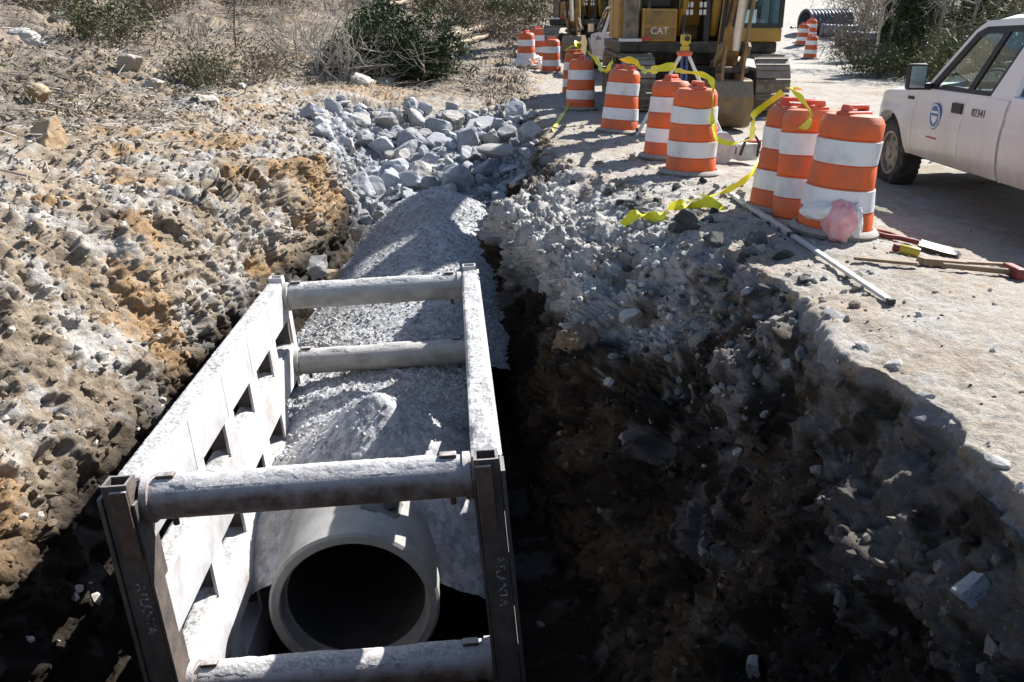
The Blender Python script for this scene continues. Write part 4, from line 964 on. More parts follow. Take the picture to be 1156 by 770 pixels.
    mb = MB(); mb.tube([(ax,-3.2,4.78),(ax,-4.0,4.68)], .09, 14); c_ = mb.build('stick_cylinder', M_yel, E, smooth=40); mb = MB(); mb.tube([(ax,-4.0,4.68),(ax,-4.55,4.25)], .05, 12); mb.build('cylinder_rod', M_rod, c_, smooth=40)
    mb = MB(); mb.tube([(ax,-5.12,3.75),(ax,-4.98,2.45)], [.095,.10], 14); mb.lathe([(.12,0),(.12,.1),(.07,.12)], 14, (ax,-4.98,2.38)); c_ = mb.build('bucket_cylinder', M_cab, E, smooth=40)
    mb = MB(); mb.tube([(ax,-4.98,2.45),(ax,-4.55,1.18)], .062, 14); mb.build('cylinder_rod', M_rod, c_, smooth=40)
    for sx in (-1, 1):
        mb = MB(); mb.prism([(-4.62,1.22),(-4.52,1.28),(-4.05,1.02),(-4.08,.90),(-4.52,1.10)], ax+sx*.2-.02, ax+sx*.2+.02, 'X'); mb.prism([(-4.62,1.24),(-4.50,1.22),(-4.34,.66),(-4.46,.64)], ax+sx*.15-.02, ax+sx*.15+.02, 'X'); mb.build('bucket_link', M_bucket, E)
        mb = MB(); mb.tube([(ax+sx*.17,-4.98,3.4),(ax+sx*.20,-4.75,2.2),(ax+sx*.19,-4.35,1.25)], .03, 8); mb.build('hose', M_bucket if sx > 0 else M_hose, E)
    for k in range(3): mb = MB(); mb.tube([(ax-.10+.07*k,-5.08+.01*k,3.6),(ax-.12+.08*k,-4.93,2.7),(ax-.11+.09*k,-4.72,2.0),(ax-.14+.1*k,-4.45,1.5)], .018, 6); mb.build('hose', M_hose, E)
    # bucket, curled, resting on its heel
    bw = .31; out = []; inn = []
    prof = [(4.50,.72),(4.66,.50),(4.66,.26),(4.50,.06),(4.22,0),(3.92,.06),(3.68,.22),(3.50,.48)]
    iprof = [(4.40,.74),(4.58,.50),(4.58,.28),(4.46,.11),(4.22,.05),(3.94,.10),(3.71,.25),(3.52,.50)]
    mb = MB(); V = []
    for x in (ax-bw, ax+bw):
        V += [(x,-r_,z_) for r_, z_ in prof]+[(x,-r_,z_) for r_, z_ in iprof]
    n = len(prof); m = 2*n; fs = []
    for i in range(n-1):
        fs += [(i,i+1,m+i+1,m+i),(n+i+1,n+i,m+n+i,m+n+i+1),(i,n+i,n+i+1,i+1),(m+i+1,m+n+i+1,m+n+i,m+i)]
    fs += [(0,m,m+n,n),(n-1,2*n-1,m+2*n-1,m+n-1)]
    mb.add(V, fs)
    for x in (ax-bw, ax+bw-.025): mb.prism([(-r_, z_) for r_, z_ in iprof]+[(-3.9,.74)], x, x+.025, 'X')
    for x in (-.15, .15): mb.prism([(-4.50,.72),(-4.36,.98),(-4.12,.98),(-4.0,.86),(-4.1,.70)], ax+x-.022, ax+x+.022, 'X')
    bk = mb.build('bucket', M_bucket, E)
    for k in range(5): mb = MB(); xx = ax-bw+.06+.15*k; mb.prism([(-3.56,.42),(-3.38,.62),(-3.36,.66),(-3.50,.56)], xx-.03, xx+.03, 'X'); mb.build('tooth', M_iron, bk)
    mb = MB(); mb.tube([(ax-.24,-4.40,.88),(ax+.24,-4.40,.88)], .05, 14); mb.build('pivot_pin', M_iron, bk); mb = MB(); mb.tube([(ax-.24,-3.95+.0,.95),(ax+.24,-3.95,.95)], .055, 14); mb.build('pivot_pin', M_iron, bk)
    return E
ex1 = make_excavator()
ex1['label'] = 'yellow excavator facing the trench behind the drums, bucket resting on the road'; ex1['group'] = 'yellow excavators'
ex1.location = (3.42, 18.4, ground_at(3.4, 17.5)-.02); ex1.rotation_euler = (0, 0, R(-1.5))
ex2 = copy_tree(ex1); ex2['label'] = 'second yellow excavator farther back on the left, its stick raised over the small drums'
ex2.location = (3.05, 34.0, ground_at(3.0, 32.4)-.03); ex2.rotation_euler = (0, 0, R(-15))

truck2 = copy_tree(truck); truck2['label'] = 'white pickup truck seen from behind, mostly hidden by the nearer excavator'; truck2['group'] = truck['group'] = 'white pickup trucks'
truck2.location = (3.42, 26.2, ground_at(3.4, 24.5)-.02); truck2.rotation_euler = (0, 0, R(2))
# ------------------------------------------------------------------ survey tripod with level
tp = hit(775, 143); M_legw = M('pale_tripod_leg', (.80,.80,.78), (.66,.65,.62), 9, .5); M_legb = M('blue_tripod_leg', (.05,.10,.30), None, 9, .5)
M_level = M('level_yellow', (.60,.45,.05), None, 9, .4)
Zt = 12.6
tc_ = Vector(((773-578)/1000*Zt, 0, 0)); d = ray(773, 59); s_ = 12.2; head = CAM + d*s_
tri = thing('survey_tripod', 'pale survey tripod with a yellow levelling instrument standing behind the drums', 'tripod', (head.x, head.y, 0))
gh = ground_at(head.x, head.y)
mb = MB(); mb.lathe([(.0,-.05),(.09,-.05),(.11,-.02),(.11,0),(.07,.02),(0,.02)], 20, (0,0,head.z)); mb.build('tripod_head', M_red, tri, smooth=40)
for k, (dx, dy) in enumerate(((-.60,.05),(.10,.42),(.62,-.05))):
    gz_ = ground_at(head.x+dx, head.y+dy); top = Vector((dx*.09, dy*.09, head.z-.04)); bot = Vector((dx, dy, gz_)); mid_ = top.lerp(bot, .52)
    lg = MB(); sd = (bot-top).cross(Vector((0,0,1))).normalized()*.035
    lg.tube([top+sd, mid_+sd*.7], .021, 8); lg.tube([top-sd, mid_-sd*.7], .021, 8); lg.tube([mid_.lerp(top, .15), bot], .024, 8); lg.box(mid_, (.10,.05,.06)); lo_ = lg.build('leg', M_legb if k == 1 else M_legw, tri)
    ft = MB(); ft.tube([bot+Vector((0,0,.10)), bot-Vector((0,0,.03))], [.022,.006], 8); ft.build('foot', M_iron, lo_)
mb = MB(); mb.lathe([(.06,.02),(.065,.07),(.045,.08),(.05,.12)], 16, (0,0,head.z)); mb.box((0,0,head.z+.17), (.12,.20,.13), bev=.03); lv = mb.build('levelling_instrument', M_level, tri, smooth=40)
mb = MB(); mb.tube([(0,-.15,head.z+.18),(0,.14,head.z+.18)], [.035,.03], 14); mb.build('telescope', M_cab, lv, smooth=40); mb = MB(); mb.box((0,0,head.z+.25), (.04,.12,.03)); mb.build('carry_grip', M_cab, lv)

# ------------------------------------------------------------------ things lying by the drums
def lay(px, py, dz=0): p = hit(px, py); return Vector((p.x, p.y, p.z+dz))
# pale rod
a, b = lay(824, 222, .03), lay(1004, 343, .02); mb = MB(); dirv = (b-a).normalized()
rot = dirv.to_track_quat('Y', 'Z').to_matrix(); Lr = (b-a).length
rod = thing('levelling_staff', 'long pale levelling staff lying on the verge below the near drums', 'levelling staff', (a+b)/2); rod.rotation_euler = dirv.to_track_quat('Y', 'Z').to_euler()
mb.box((0,-Lr*.25,0), (.052,Lr*.5,.03), bev=.004); mb.build('staff_section', M_alu, rod); mb = MB(); mb.box((0,Lr*.25,0), (.040,Lr*.5-.004,.022), bev=.003); mb.build('staff_section', M_alu, rod)
mb = MB(); mb.box((0,Lr*.5+.012,-.0), (.05,.03,.035), bev=.006); mb.build('end_cap', M_cab, rod); mb = MB(); mb.box((0,0,0), (.062,.05,.04), bev=.006); mb.build('joint_clamp', M_cab, rod)
# pink and white plastic bag
def translucent(name, c_):
    m, n, p = new_mat(name); t = noise_node(n, 9, 4); cc = mixrgb(n, ramp(n, t.outputs[0], .4, .65), c_[0], c_[1]); n.links.new(cc, p.inputs['Base Color'])
    p.inputs['Roughness'].default_value = .35; p.inputs['Subsurface Weight'].default_value = .12; p.inputs['Subsurface Radius'].default_value = (.06,.04,.04); return m
M_pinkbag = translucent('pink_film', ((.85,.36,.38), (.84,.52,.52))); M_whitebag = translucent('white_film', ((.85,.83,.82), (.80,.76,.74)))
p = lay(946, 272); bag = thing('plastic_bag', 'crumpled pink and white plastic bag at the foot of the nearest drum', 'plastic bag', p)
def crumple(name, rad, ctr, mat, seed, parent, amp=.22, flat=True, sub=5, xf=None):
    v, f = ico(sub); v = v.copy(); nn = fbm(v*1.1+seed, 2, .4, True)*amp*.8 + .02*fbm(v*5+seed, 2)
    v = v*(1+nn[:, None])*np.array(rad, np.float32)
    if flat: v[:, 2] = np.maximum(v[:, 2], -rad[2]*.75)
    v = v + np.array(ctr, np.float32)
    return mesh_np(name, v, [f], mat, parent, True)
crumple('bag_body', (.135,.12,.17), (.0,0,.13), M_pinkbag, 3, bag); crumple('bag_neck', (.16,.07,.065), (-.13,.02,.22), M_whitebag, 8, bag, .25, False); crumple('bag_side', (.05,.09,.15), (.10,-.02,.13), M_whitebag, 14, bag, .25)
# cut-off saw between the drums
M_sawred = M('saw_orange', (.62,.12,.05), (.5,.2,.12), 9, .5); M_sawgrey = M('saw_grey', (.62,.62,.60), (.4,.4,.4), 9, .5)
p = lay(828, 184); saw = thing('cutoff_saw', 'white and orange hand held cut-off saw lying between the drums', 'cut-off saw', p, R(15))
mb = MB(); mb.box((.13,0,.13), (.26,.20,.20), bev=.04); mb.build('engine_housing', M_sawgrey, saw, smooth=40)
mb = MB(); mb.box((.24,.02,.20), (.14,.17,.12), bev=.04); mb.build('fuel_tank', M_sawred, saw, smooth=40)
mb = MB(); mb.tube([(.02,-.10,.10),(.06,-.13,.28),(.16,-.13,.33),(.24,-.12,.24),(.24,-.10,.08)], .016, 10); mb.build('front_handle', M_cab, saw, smooth=60)
mb = MB(); mb.lathe([(0,-.004),(.17,-.003),(.17,.003),(0,.004)], 40, (-.20,-.02,.17), 'Y'); mb.build('blade', M_rod, saw)
mb = MB(); mb.lathe([(.10,-.03),(.185,-.03),(.19,0),(.185,.03),(.10,.03)], 28, (-.20,-.02,.175), 'Y')
mb.build('blade_guard', M_sawgrey, saw, smooth=40); mb = MB(); mb.box((-.05,-.02,.14), (.32,.05,.07), rot=(0,R(-12),0), bev=.015); mb.build('cutting_arm', M_iron, saw)
mb = MB(); mb.tube([(.26,0,.10),(.40,.02,.12),(.40,.02,.24),(.26,0,.25)], .018, 10); mb.build('rear_handle', M_sawred, saw, smooth=60)
# tools on the road
def tool(name, label, cat): 
    return lambda pts: thing(name, label, cat, pts)
M_wood = M('weathered_wood', (.30,.21,.125), (.20,.14,.085), 9, .75, 0, .2, 60); M_redhand = M('red_grip', (.20,.03,.025), None, 9, .6)
def lies(name, label, cat, A_, B_, build):
    a, b = lay(*A_), lay(*B_); dv = (b-a); o = thing(name, label, cat, (a+b)/2); o.rotation_euler = dv.normalized().to_track_quat('Y', 'Z').to_euler(); build(o, dv.length); return o
def shovel(o, l):
    h = l/2; mb = MB(); mb.tube([(0,-h+.32,.035),(0,h-.30,.03)], .016, 10); mb.build('shaft', M_iron, o, smooth=40)
    mb = MB(); V = []
    for i in range(9):
        t = i/8; ww = .10*(1-.1*t) if t < .6 else .10*.94*math.sqrt(max(0, 1-((t-.6)/.4)**2))+.005
        for k in range(7): u = -1+2*k/6; V.append((u*ww, h-.30+.30*t, .02+.02*u*u-.01*t)); 
    V += [(x, y, z-.005) for x, y, z in V]; nn = 63
    fs = [(i*7+k, i*7+k+1, (i+1)*7+k+1, (i+1)*7+k) for i in range(8) for k in range(6)]; fs += [tuple(nn+q_ for q_ in f[::-1]) for f in fs]
    mb.add(V, fs); mb.build('blade', M_rod, o, smooth=40)
    mb = MB(); mb.tube([(0,-h+.34,.035),(0,-h+.20,.035),(.05,-h+.12,.035),(.05,-h,.035),(-.05,-h,.035),(-.05,-h+.12,.035),(0,-h+.20,.035)], .020, 10); mb.build('grip', M_redhand, o, smooth=40)
lies('shovel', 'long shovel with a dark red grip lying on the road beyond the pink bag', 'shovel', (984, 266), (1084, 291), shovel)
def hammer(o, l):
    h = l/2; mb = MB(); mb.tube([(0,-h,.04),(0,h*.9,.04)], [.018,.022], 10); mb.build('shaft', M_wood, o, smooth=40)
    mb = MB(); mb.box((0,h*.92,.045), (.19,.075,.075), bev=.014); mb.build('hammer_head', M_redhand, o)
lies('sledge_hammer', 'wooden handled sledge hammer with a red head lying at the right edge of the road', 'hammer', (1062, 306), (1146, 314), hammer)
def lath(o, l):
    mb = MB(); mb.box((0,0,.03), (.045,l,.02), bev=.002); mb.build('plank', M_wood, o)
def stake(o, l):
    mb = MB(); mb.box((0,0,.035), (.07,l,.045), bev=.003); mb.build('stake', M_wood, o)
lies('survey_stake', 'thick weathered wooden stake lying in the middle of the tools on the road', 'stake', (1037, 300), (1086, 304), stake)
lies('wooden_lath', 'thin grey wooden lath lying on the road between the bag and the stake', 'lath', (964, 296), (1036, 303), lath)
lies('wooden_lath', 'thin wooden lath on the road ending beside the red hammer head', 'lath', (1072, 300), (1150, 304), lath)
def spray(o, l):
    mb = MB(); mb.lathe([(0,-l/2),(.033,-l/2),(.035,-l/2+.01),(.035,l*.2),(.028,l*.25),(.012,l*.27)], 20, (0,0,.035), 'Y'); mb.build('can', M_level, o, smooth=40)
    mb = MB(); mb.lathe([(.03,l*.27),(.03,l*.45),(.02,l*.5),(0,l*.5)], 20, (0,0,.035), 'Y'); mb.build('cap', M_redhand, o, smooth=40)
lies('spray_can', 'yellow marking paint can with a red cap lying on the road', 'spray can', (1036, 291), (1006, 284), spray)
# white bags by the distant drums
for i, (px, py, s) in enumerate(((590, 76, .22), (602, 77, .28), (609, 76, .22))):
    p = lay(px, py); o = crumple('sand_bag', (s*1.3, s, s*.75), (0, 0, s*.5), M_whitebag, 30+i*5, None, .25); o.location = p
    tag(o, ['small white sand bag left of the distant drums by the broken corner', 'largest white sand bag in the middle between the distant drums', 'white sand bag touching the drum under the raised stick'][i], 'sand bag', 'white bags by the distant drums')

# ------------------------------------------------------------------ rocks
def rock_mat(name, c1, c2, dusty): return M(name, c1, c2, 5, .9, 0, .35, 45, dust=dusty, dustamt=.7, rv=.3)
M_rip = rock_mat('blue_grey_rock', (.25,.27,.305), (.36,.375,.40), (.43,.435,.45)); M_rip2 = rock_mat('pale_blue_rock', (.37,.385,.41), (.26,.275,.31), (.46,.46,.47)); M_dkrip = rock_mat('dark_grey_rock', (.15,.17,.20), (.24,.26,.29), (.38,.38,.39))
M_paler = rock_mat('pale_boulder', (.52,.44,.36), (.40,.33,.26), (.56,.52,.47)); M_ochr = rock_mat('ochre_rock', (.36,.235,.12), (.30,.22,.14), (.42,.36,.28)); M_greyr = rock_mat('grey_boulder', (.30,.28,.26), (.40,.38,.36), (.48,.46,.44))
M_clay = rock_mat('tan_clay', (.15,.105,.06), (.09,.065,.042), (.17,.13,.09)); M_asph = rock_mat('asphalt_lump', (.035,.035,.038), (.08,.08,.082), (.16,.155,.15))
ROCKM = {}
def rock_mesh(seed, mat, sub=3):
    k = (seed, mat.name, sub)
    if k not in ROCKM:
        v, f = rock_shape(seed, sub) if mat is not M_clay else rock_shape(seed, 5, 6, .09); o = mesh_np('rock', v, [f], mat, None, False); ROCKM[k] = o.data; bpy.data.objects.remove(o)
    return ROCKM[k]
def put_rock(name, mesh, p, s, r_, sq=.75):
    o = bpy.data.objects.new(name, mesh); col.objects.link(o); o.location = p; o.rotation_euler = (r_.uniform(-.4,.4), r_.uniform(-.4,.4), r_.uniform(0,6.3)); o.scale = (s*r_.uniform(.8,1.25), s*r_.uniform(.8,1.15), s*sq*r_.uniform(.8,1.2)); return o
rr = random.Random(21); placed = []
n = 0; tries = 0
while n < 295 and tries < 6000:
    tries += 1
    y = rr.uniform(11.6, 17.2); x0 = np.interp(y, [11.5, 13, 15, 17.2], [-2.1, -2.8, -3.3, -3.2]); x1 = np.interp(y, [11.5, 13, 17.2], [.15, .35, .45]); x = rr.uniform(x0, x1)
    if rr.random() < .3*(y > 15.5): continue
    s = .08+.22*rr.random()**2.0
    if y < 12.3 and x > -1.7: s = min(s, .16)
    if any((x-a_)**2+(y-b_)**2 < (.58*(s+c_))**2 for a_, b_, c_ in placed): continue
    placed.append((x, y, s)); z = ground_at(x, y)
    o = put_rock('riprap_rock', rock_mesh(rr.randrange(12), (M_rip, M_rip, M_rip2, M_greyr)[rr.randrange(4)]), (x, y, z+s*.26), s, rr); n += 1
    tag(o, 'angular blue grey riprap rock in the heap at the far end of the trench', 'rock', 'riprap rocks heaped at the end of the trench')
BIG = [ # px, py, size, mat, squash, label
 (545, 148, .55, M_dkrip, .38, 'large flat dark grey slab on top of the riprap heap beside the road wall'),
 (470, 166, .30, M_rip, .75, 'pale rounded block in the middle of the riprap heap'),
 (425, 168, .36, M_rip, .6, 'wide flat grey block at the front left of the riprap heap'),
 (447, 208, .24, M_rip, .95, 'round topped grey rock just left of the gravel crest'),
 (402, 212, .26, M_rip, .8, 'white topped grey rock touching the clay nose of the left bank'),
 (535, 178, .25, M_dkrip, .8, 'shaded dark rock above the gravel crest beside the road wall'),
 (145, 80, .38, M_paler, .7, 'pale tan boulder alone on the upper left slope'),
 (232, 114, .20, M_paler, .7, 'small pale boulder below the green shrub on the left slope'),
 (36, 50, .42, M_greyr, .6, 'grey slab of rock with a dark shadow beneath, near the top left corner'),
 (66, 24, .33, M_greyr, .7, 'light grey stone near the top of the left slope above the slab'),
 (55, 160, .28, M_ochr, .8, 'ochre yellow boulder on the grey ledge at the left edge'),
 (40, 112, .22, M_ochr, .9, 'brown ochre stone above the ledge at the left edge'),
 (355, 304, .26, M_greyr, .9, 'brown grey boulder jutting from the bank above the far end of the shield'),
 (379, 311, .16, M_ochr, .7, 'small orange rock beside the far end of the shield'),
 (272, 100, .24, M_greyr, .6, 'grey boulder beneath the brush at the top left of the bank'),
 (408, 96, .38, M_paler, .45, 'long pale boulder at the foot of the brush pile'),
 (438, 94, .28, M_paler, .7, 'tan boulder to the right of the long pale boulder under the brush pile'),
 (173, 102, .26, M_paler, .6, 'flat pale stone below the tan boulder on the left slope'),
 (645, 392, .21, M_clay, 1.0, 'tan block of clay sticking out of the dark trench wall'),
 (712, 358, .08, M_greyr, .9, 'white chipped stone in the grey slump of the road side wall'),
 (1100, 668, .08, M_dkrip, 1.2, 'upright grey stone stuck in the dark wall at the lower right'),
 (1066, 722, .035, M_greyr, .9, 'small round pale stone in the dark wall at the lower right'),
 (850, 755, .06, M_dkrip, 1.1, 'grey stone at the bottom of the dark trench wall'),
 (868, 470, .05, M_greyr, 1.0, 'pale angular stone in the upper part of the dark trench wall'),
 (690, 432, .06, M_greyr, .7, 'grey stone in the dark wall below the tan clay block'),
]
for i, (px, py, s, m_, sq, lb) in enumerate(BIG):
    p = hit(px, py); p = p + (Vector((.05, .10, -.07)) if m_ is M_clay else Vector()); o = put_rock('boulder' if s > .2 else 'stone', rock_mesh(40+i, m_, 4), (p.x, p.y, p.z+s*.12), s, rr, sq); tag(o, lb, 'rock')
for i, (px, py, s) in enumerate(((716, 236, .12), (742, 228, .07), (776, 258, .13), (800, 250, .07), (852, 278, .10), (735, 246, .09), (884, 292, .07), (808, 275, .12), (700, 232, .07), (842, 292, .09), (764, 262, .07), (905, 318, .06), (868, 330, .08), (688, 218, .09), (722, 224, .06))):
    p = hit(px, py); o = put_rock('asphalt_lump', rock_mesh(80+i % 4, M_asph), (p.x, p.y, p.z+s*.25), s, rr, .8); tag(o, 'broken black asphalt lump on the rubble verge by the yellow tape', 'asphalt lump', 'asphalt lumps along the trench edge')

for i, (px, py, s) in enumerate(((936, 358, .10), (968, 392, .07), (1004, 414, .09), (1040, 448, .06), (1078, 480, .08), (1120, 520, .07), (905, 340, .07), (1150, 552, .06))):
    p = hit(px, py); o = put_rock('pavement_chunk', rock_mesh(90+i % 4, M_greyr), (p.x+.02, p.y, p.z+s*.02), s*.65, rr, .55); tag(o, 'small broken piece of pavement lying along the sharp right lip of the trench', 'pavement chunk', 'broken pavement pieces along the lip')
# ------------------------------------------------------------------ culvert pipes down the road
M_cul = M('black_culvert_plastic', (.075,.09,.115), (.11,.125,.15), 3, .4); M_cul2 = M('grey_culvert', (.15,.17,.19), (.22,.24,.26), 3, .6)
def culvert(label, a, b, r, mat, rib):
    a, b = Vector(a), Vector(b); l = (b-a).length; o = thing('culvert_pipe', label, 'culvert pipe', a, 0, 'culvert pipes stored by the road'); o.rotation_euler = (b-a).to_track_quat('Y', 'Z').to_euler()
    n = int(l/rib); pr = []
    for k in range(n*4+1): pr.append((r+.03*(k % 4 in (1, 2)), l*k/(n*4)))
    pr += [(r-.05, l), (r-.05, 0)]
    mb = MB(); mb.lathe(pr, 28, (0,0,0), 'Y', closed=True); mb.build('barrel', mat, o, smooth=20); mb = MB(); mb.lathe([(r-.04,0),(r+.05,0),(r+.05,.12),(r-.04,.12)], 28, (0,0,0), 'Y', closed=True); mb.build('bell_end', mat, o); return o
def at(px, py): return hit(px, py)
p1 = at(907, 40); p2 = at(951, 40)
culvert('big black corrugated culvert pipe lying across the far end of the road', (p1.x, p1.y, p1.z+.55), (p1.x+2.2, p1.y+.6, p1.z+.60), .60, M_cul, .18)
p1 = at(920, 39); culvert('narrower dark culvert pipe lying in front of the big black one', (p1.x, p1.y-1, p1.z+.2), (p1.x+1.5, p1.y-2.2, p1.z+.15), .26, M_cul2, .15)
p1 = at(946, 50); culvert('pale grey culvert pipe lying at the edge of the roadside brush', (p1.x, p1.y, p1.z+.25), (p1.x+1.3, p1.y-1.6, p1.z+.2), .30, M_cul2, .15)
p1 = at(893, 34); culvert('thin dark pipe lying left of the big black culvert', (p1.x, p1.y, p1.z+.06), (p1.x+.9, p1.y+.4, p1.z+.06), .08, M_cul, .1)

# ------------------------------------------------------------------ vegetation
M_bark = M('grey_bark', (.25,.215,.18), (.36,.32,.28), 6, .9, rv=.2); M_bark2 = M('brown_twig', (.20,.15,.115), (.13,.095,.07), 6, .9, rv=.2)
M_palebark = M('pale_bark', (.42,.385,.34), (.30,.27,.23), 6, .9, rv=.15)
def leafmat(name, c1, c2, tr=.25):
    m, n, p = new_mat(name); a = n.nodes.new('ShaderNodeVertexColor'); a.layer_name = 'Col'; n.links.new(a.outputs[0], p.inputs['Base Color']); p.inputs['Roughness'].default_value = .7; p.inputs['Specular IOR Level'].default_value = .25
    m['c1'] = c1; m['c2'] = c2; return m
M_ever = leafmat('evergreen_needles', (.022,.042,.016), (.06,.085,.035)); M_green = leafmat('green_leaf', (.06,.085,.025), (.13,.135,.055)); M_dry = leafmat('dry_leaf', (.12,.09,.06), (.25,.20,.15)); M_olive = leafmat('olive_leaf', (.07,.08,.035), (.17,.16,.09))
def leaves(name, centers, rad, per, size, mat, parent, seed, long=1.8):
    r = np.random.default_rng(seed); cs = np.asarray(centers, np.float32); n = len(cs)*per
    ctr = np.repeat(cs, per, 0); off = r.normal(size=(n, 3))*rad*.6; pos = ctr+off
    u = r.normal(size=(n, 3)); u /= np.linalg.norm(u, axis=1)[:, None]; v = np.cross(u, r.normal(size=(n, 3))); v /= np.maximum(np.linalg.norm(v, axis=1)[:, None], 1e-6)
    s = size*r.uniform(.6, 1.4, (n, 1)); u = u*s*long; v = v*s*.5
    V = np.stack([pos-u, pos+v*.8, pos+u, pos-v*.8], 1).reshape(-1, 3); F = np.arange(n*4).reshape(-1, 4)
    t = np.clip(r.normal(.5, .28, (n, 1)), 0, 1); cc = np.array(mat['c1'])[None]*(1-t)+np.array(mat['c2'])[None]*t; cc = np.repeat(cc*r.uniform(.75, 1.3, (len(cs), 1)).repeat(per, 0), 4, 0)
    return mesh_np(name, V, [F], mat, parent, False, cc)
def branches(mb, p, d, l, r, depth, r_, tips, spread=.55, kids=3, droop=0, seg=3, n=5):
    pts = [p]; q_ = p; dd = d.copy()
    for k in range(seg):
        dd = (dd+Vector((r_.gauss(0,.16), r_.gauss(0,.16), r_.gauss(0,.12)-droop))).normalized(); q_ = q_+dd*l/seg; pts.append(q_)
    rs = [r*(1-.5*i/seg) for i in range(seg+1)]; mb.tube(pts, rs, n, cap=False)
    tips.append(q_)
    if depth <= 0: return
    for k in range(kids):
        i = r_.randint(1, seg); base = pts[i]; ax = Vector((r_.gauss(0,1), r_.gauss(0,1), r_.gauss(0,1)+.15)).normalized(); nd = (dd*(1-spread)+ax*spread).normalized()
        branches(mb, base, nd, l*r_.uniform(.5,.78), rs[i]*.6, depth-1, r_, tips, spread, kids, droop, seg, max(3, n-1))
def bare_tree(loc, h, seed, label, mat=None, group=None, leaf=None, rad=None, kids=4):
    r_ = random.Random(seed); t = thing('bare_tree', label, 'tree', loc, 0, group); mb = MB(); tips = []
    tr = MB(); pts = [Vector((0,0,-.1))]; q_ = pts[0]; lean = Vector((r_.gauss(0,.12), r_.gauss(0,.12), 1)).normalized(); rad = rad or h*.012
    for k in range(8): lean = (lean+Vector((r_.gauss(0,.07), r_.gauss(0,.07), .04))).normalized(); q_ = q_+lean*h/8; pts.append(q_)
    tr.tube(pts, [rad*(1-.8*i/8) for i in range(9)], 8); tr.build('trunk', mat or M_bark, t, smooth=60)
    for k in range(14):
        i = r_.randint(1, 8); a = r_.uniform(0, 6.3); d = Vector((math.cos(a), math.sin(a), r_.uniform(.2, .9))).normalized()
        branches(mb, pts[i], d, h*r_.uniform(.16,.34)*(1.15-.08*i), rad*.4, 2, r_, tips, .55, kids)
    mb.build('crown', mat or M_bark, t, fix=False)
    if leaf: leaves('leaves', [tuple(x) for x in tips[::2]], .12, 6, .035, leaf, t, seed)
    return t
def thicket(loc, w_, h, seed, label, leaf=None, per=8, lsize=.03, nst=16, mat=None, name='shrub', cat='shrub', group=None, lrad=.14, depth=2):
    r_ = random.Random(seed); t = thing(name, label, cat, loc, 0, group); mb = MB(); tips = []
    for k in range(nst):
        a = r_.uniform(0, 6.3); rr_ = w_*.28*math.sqrt(r_.random()); b = Vector((rr_*math.cos(a), rr_*math.sin(a), -.05)); d = Vector((math.cos(a)*.5*rr_/w_*3+r_.gauss(0,.25), math.sin(a)*.5*rr_/w_*3+r_.gauss(0,.25), 1)).normalized()
        branches(mb, b, d, h*r_.uniform(.5,.95), .012+.004*h, depth, r_, tips, .5, 3, .02)
    mb.build('stems', mat or M_bark, t, fix=False)
    if leaf: leaves('foliage', [tuple(x) for x in tips], lrad, per, lsize, leaf, t, seed)
    return t
def evergreen(loc, h, w_, seed, label, group=None):
    r_ = random.Random(seed); t = thing('evergreen_tree', label, 'tree', loc, 0, group); tr = MB(); tr.tube([(0,0,-.1),(0.05,0,h*.5),(0,.04,h)], [.09,.06,.01], 8); tr.build('trunk', M_bark2, t); cs = []; mb = MB()
    n_ = int(34*h)
    for k in range(n_):
        f = r_.random()**.85; z = h*(.04+.95*f); rr_ = w_*(1-f*.85)*r_.uniform(.35, 1.0); a = r_.uniform(0, 6.3); e = Vector((rr_*math.cos(a), rr_*math.sin(a), z-.12*rr_)); mb.tube([(0,0,z), e], [.015,.004], 3, cap=False)
        for s in (.45, .7, 1.0): cs.append((e.x*s+r_.gauss(0,.08), e.y*s+r_.gauss(0,.08), z+(e.z-z)*s+r_.gauss(0,.08)))
    mb.build('limbs', M_bark2, t, fix=False); leaves('crown', cs, .17, 30, .045, M_ever, t, seed, 2.2); return t
def gpos(px, py): p = hit(px, py); return (p.x, p.y, p.z-.03)
# left slope
thicket(gpos(132, 50), 1.5, .75, 1, 'green shrub growing on the upper left slope above the pale boulder', M_olive, 16, .035, 14, name='green_shrub')
thicket(gpos(250, 102), 1.6, .8, 2, 'grey green shrub beside the thin sapling on the left slope', M_olive, 8, .03, 14, name='green_shrub')
thicket(gpos(225, 95), 1.2, .5, 31, 'low grey brush in front of the thin sapling', M_dry, 5, .03, 12, name='dry_shrub')
bare_tree(gpos(267, 62), 2.6, 3, 'thin dark sapling standing on the left slope above the shrubs', M_bark2, rad=.03)
thicket(gpos(345, 62), 2.2, 1.0, 5, 'bare grey bush left of the evergreen brush pile', None, 0, .03, 22, name='bare_bush')
thicket(gpos(372, 86), 2.0, 1.3, 6, 'tangled grey bush leaning against the left end of the brush pile', None, 0, .03, 26, mat=M_palebark, name='bare_bush')
thicket(gpos(300, 90), 1.4, .6, 33, 'low dry scrub on the slope left of the brush pile', M_dry, 6, .03, 12, name='dry_shrub')
thicket(gpos(318, 20), 2.4, .9, 34, 'grey scrub at the top of the slope left of the brush pile', M_dry, 6, .035, 16, name='dry_shrub')
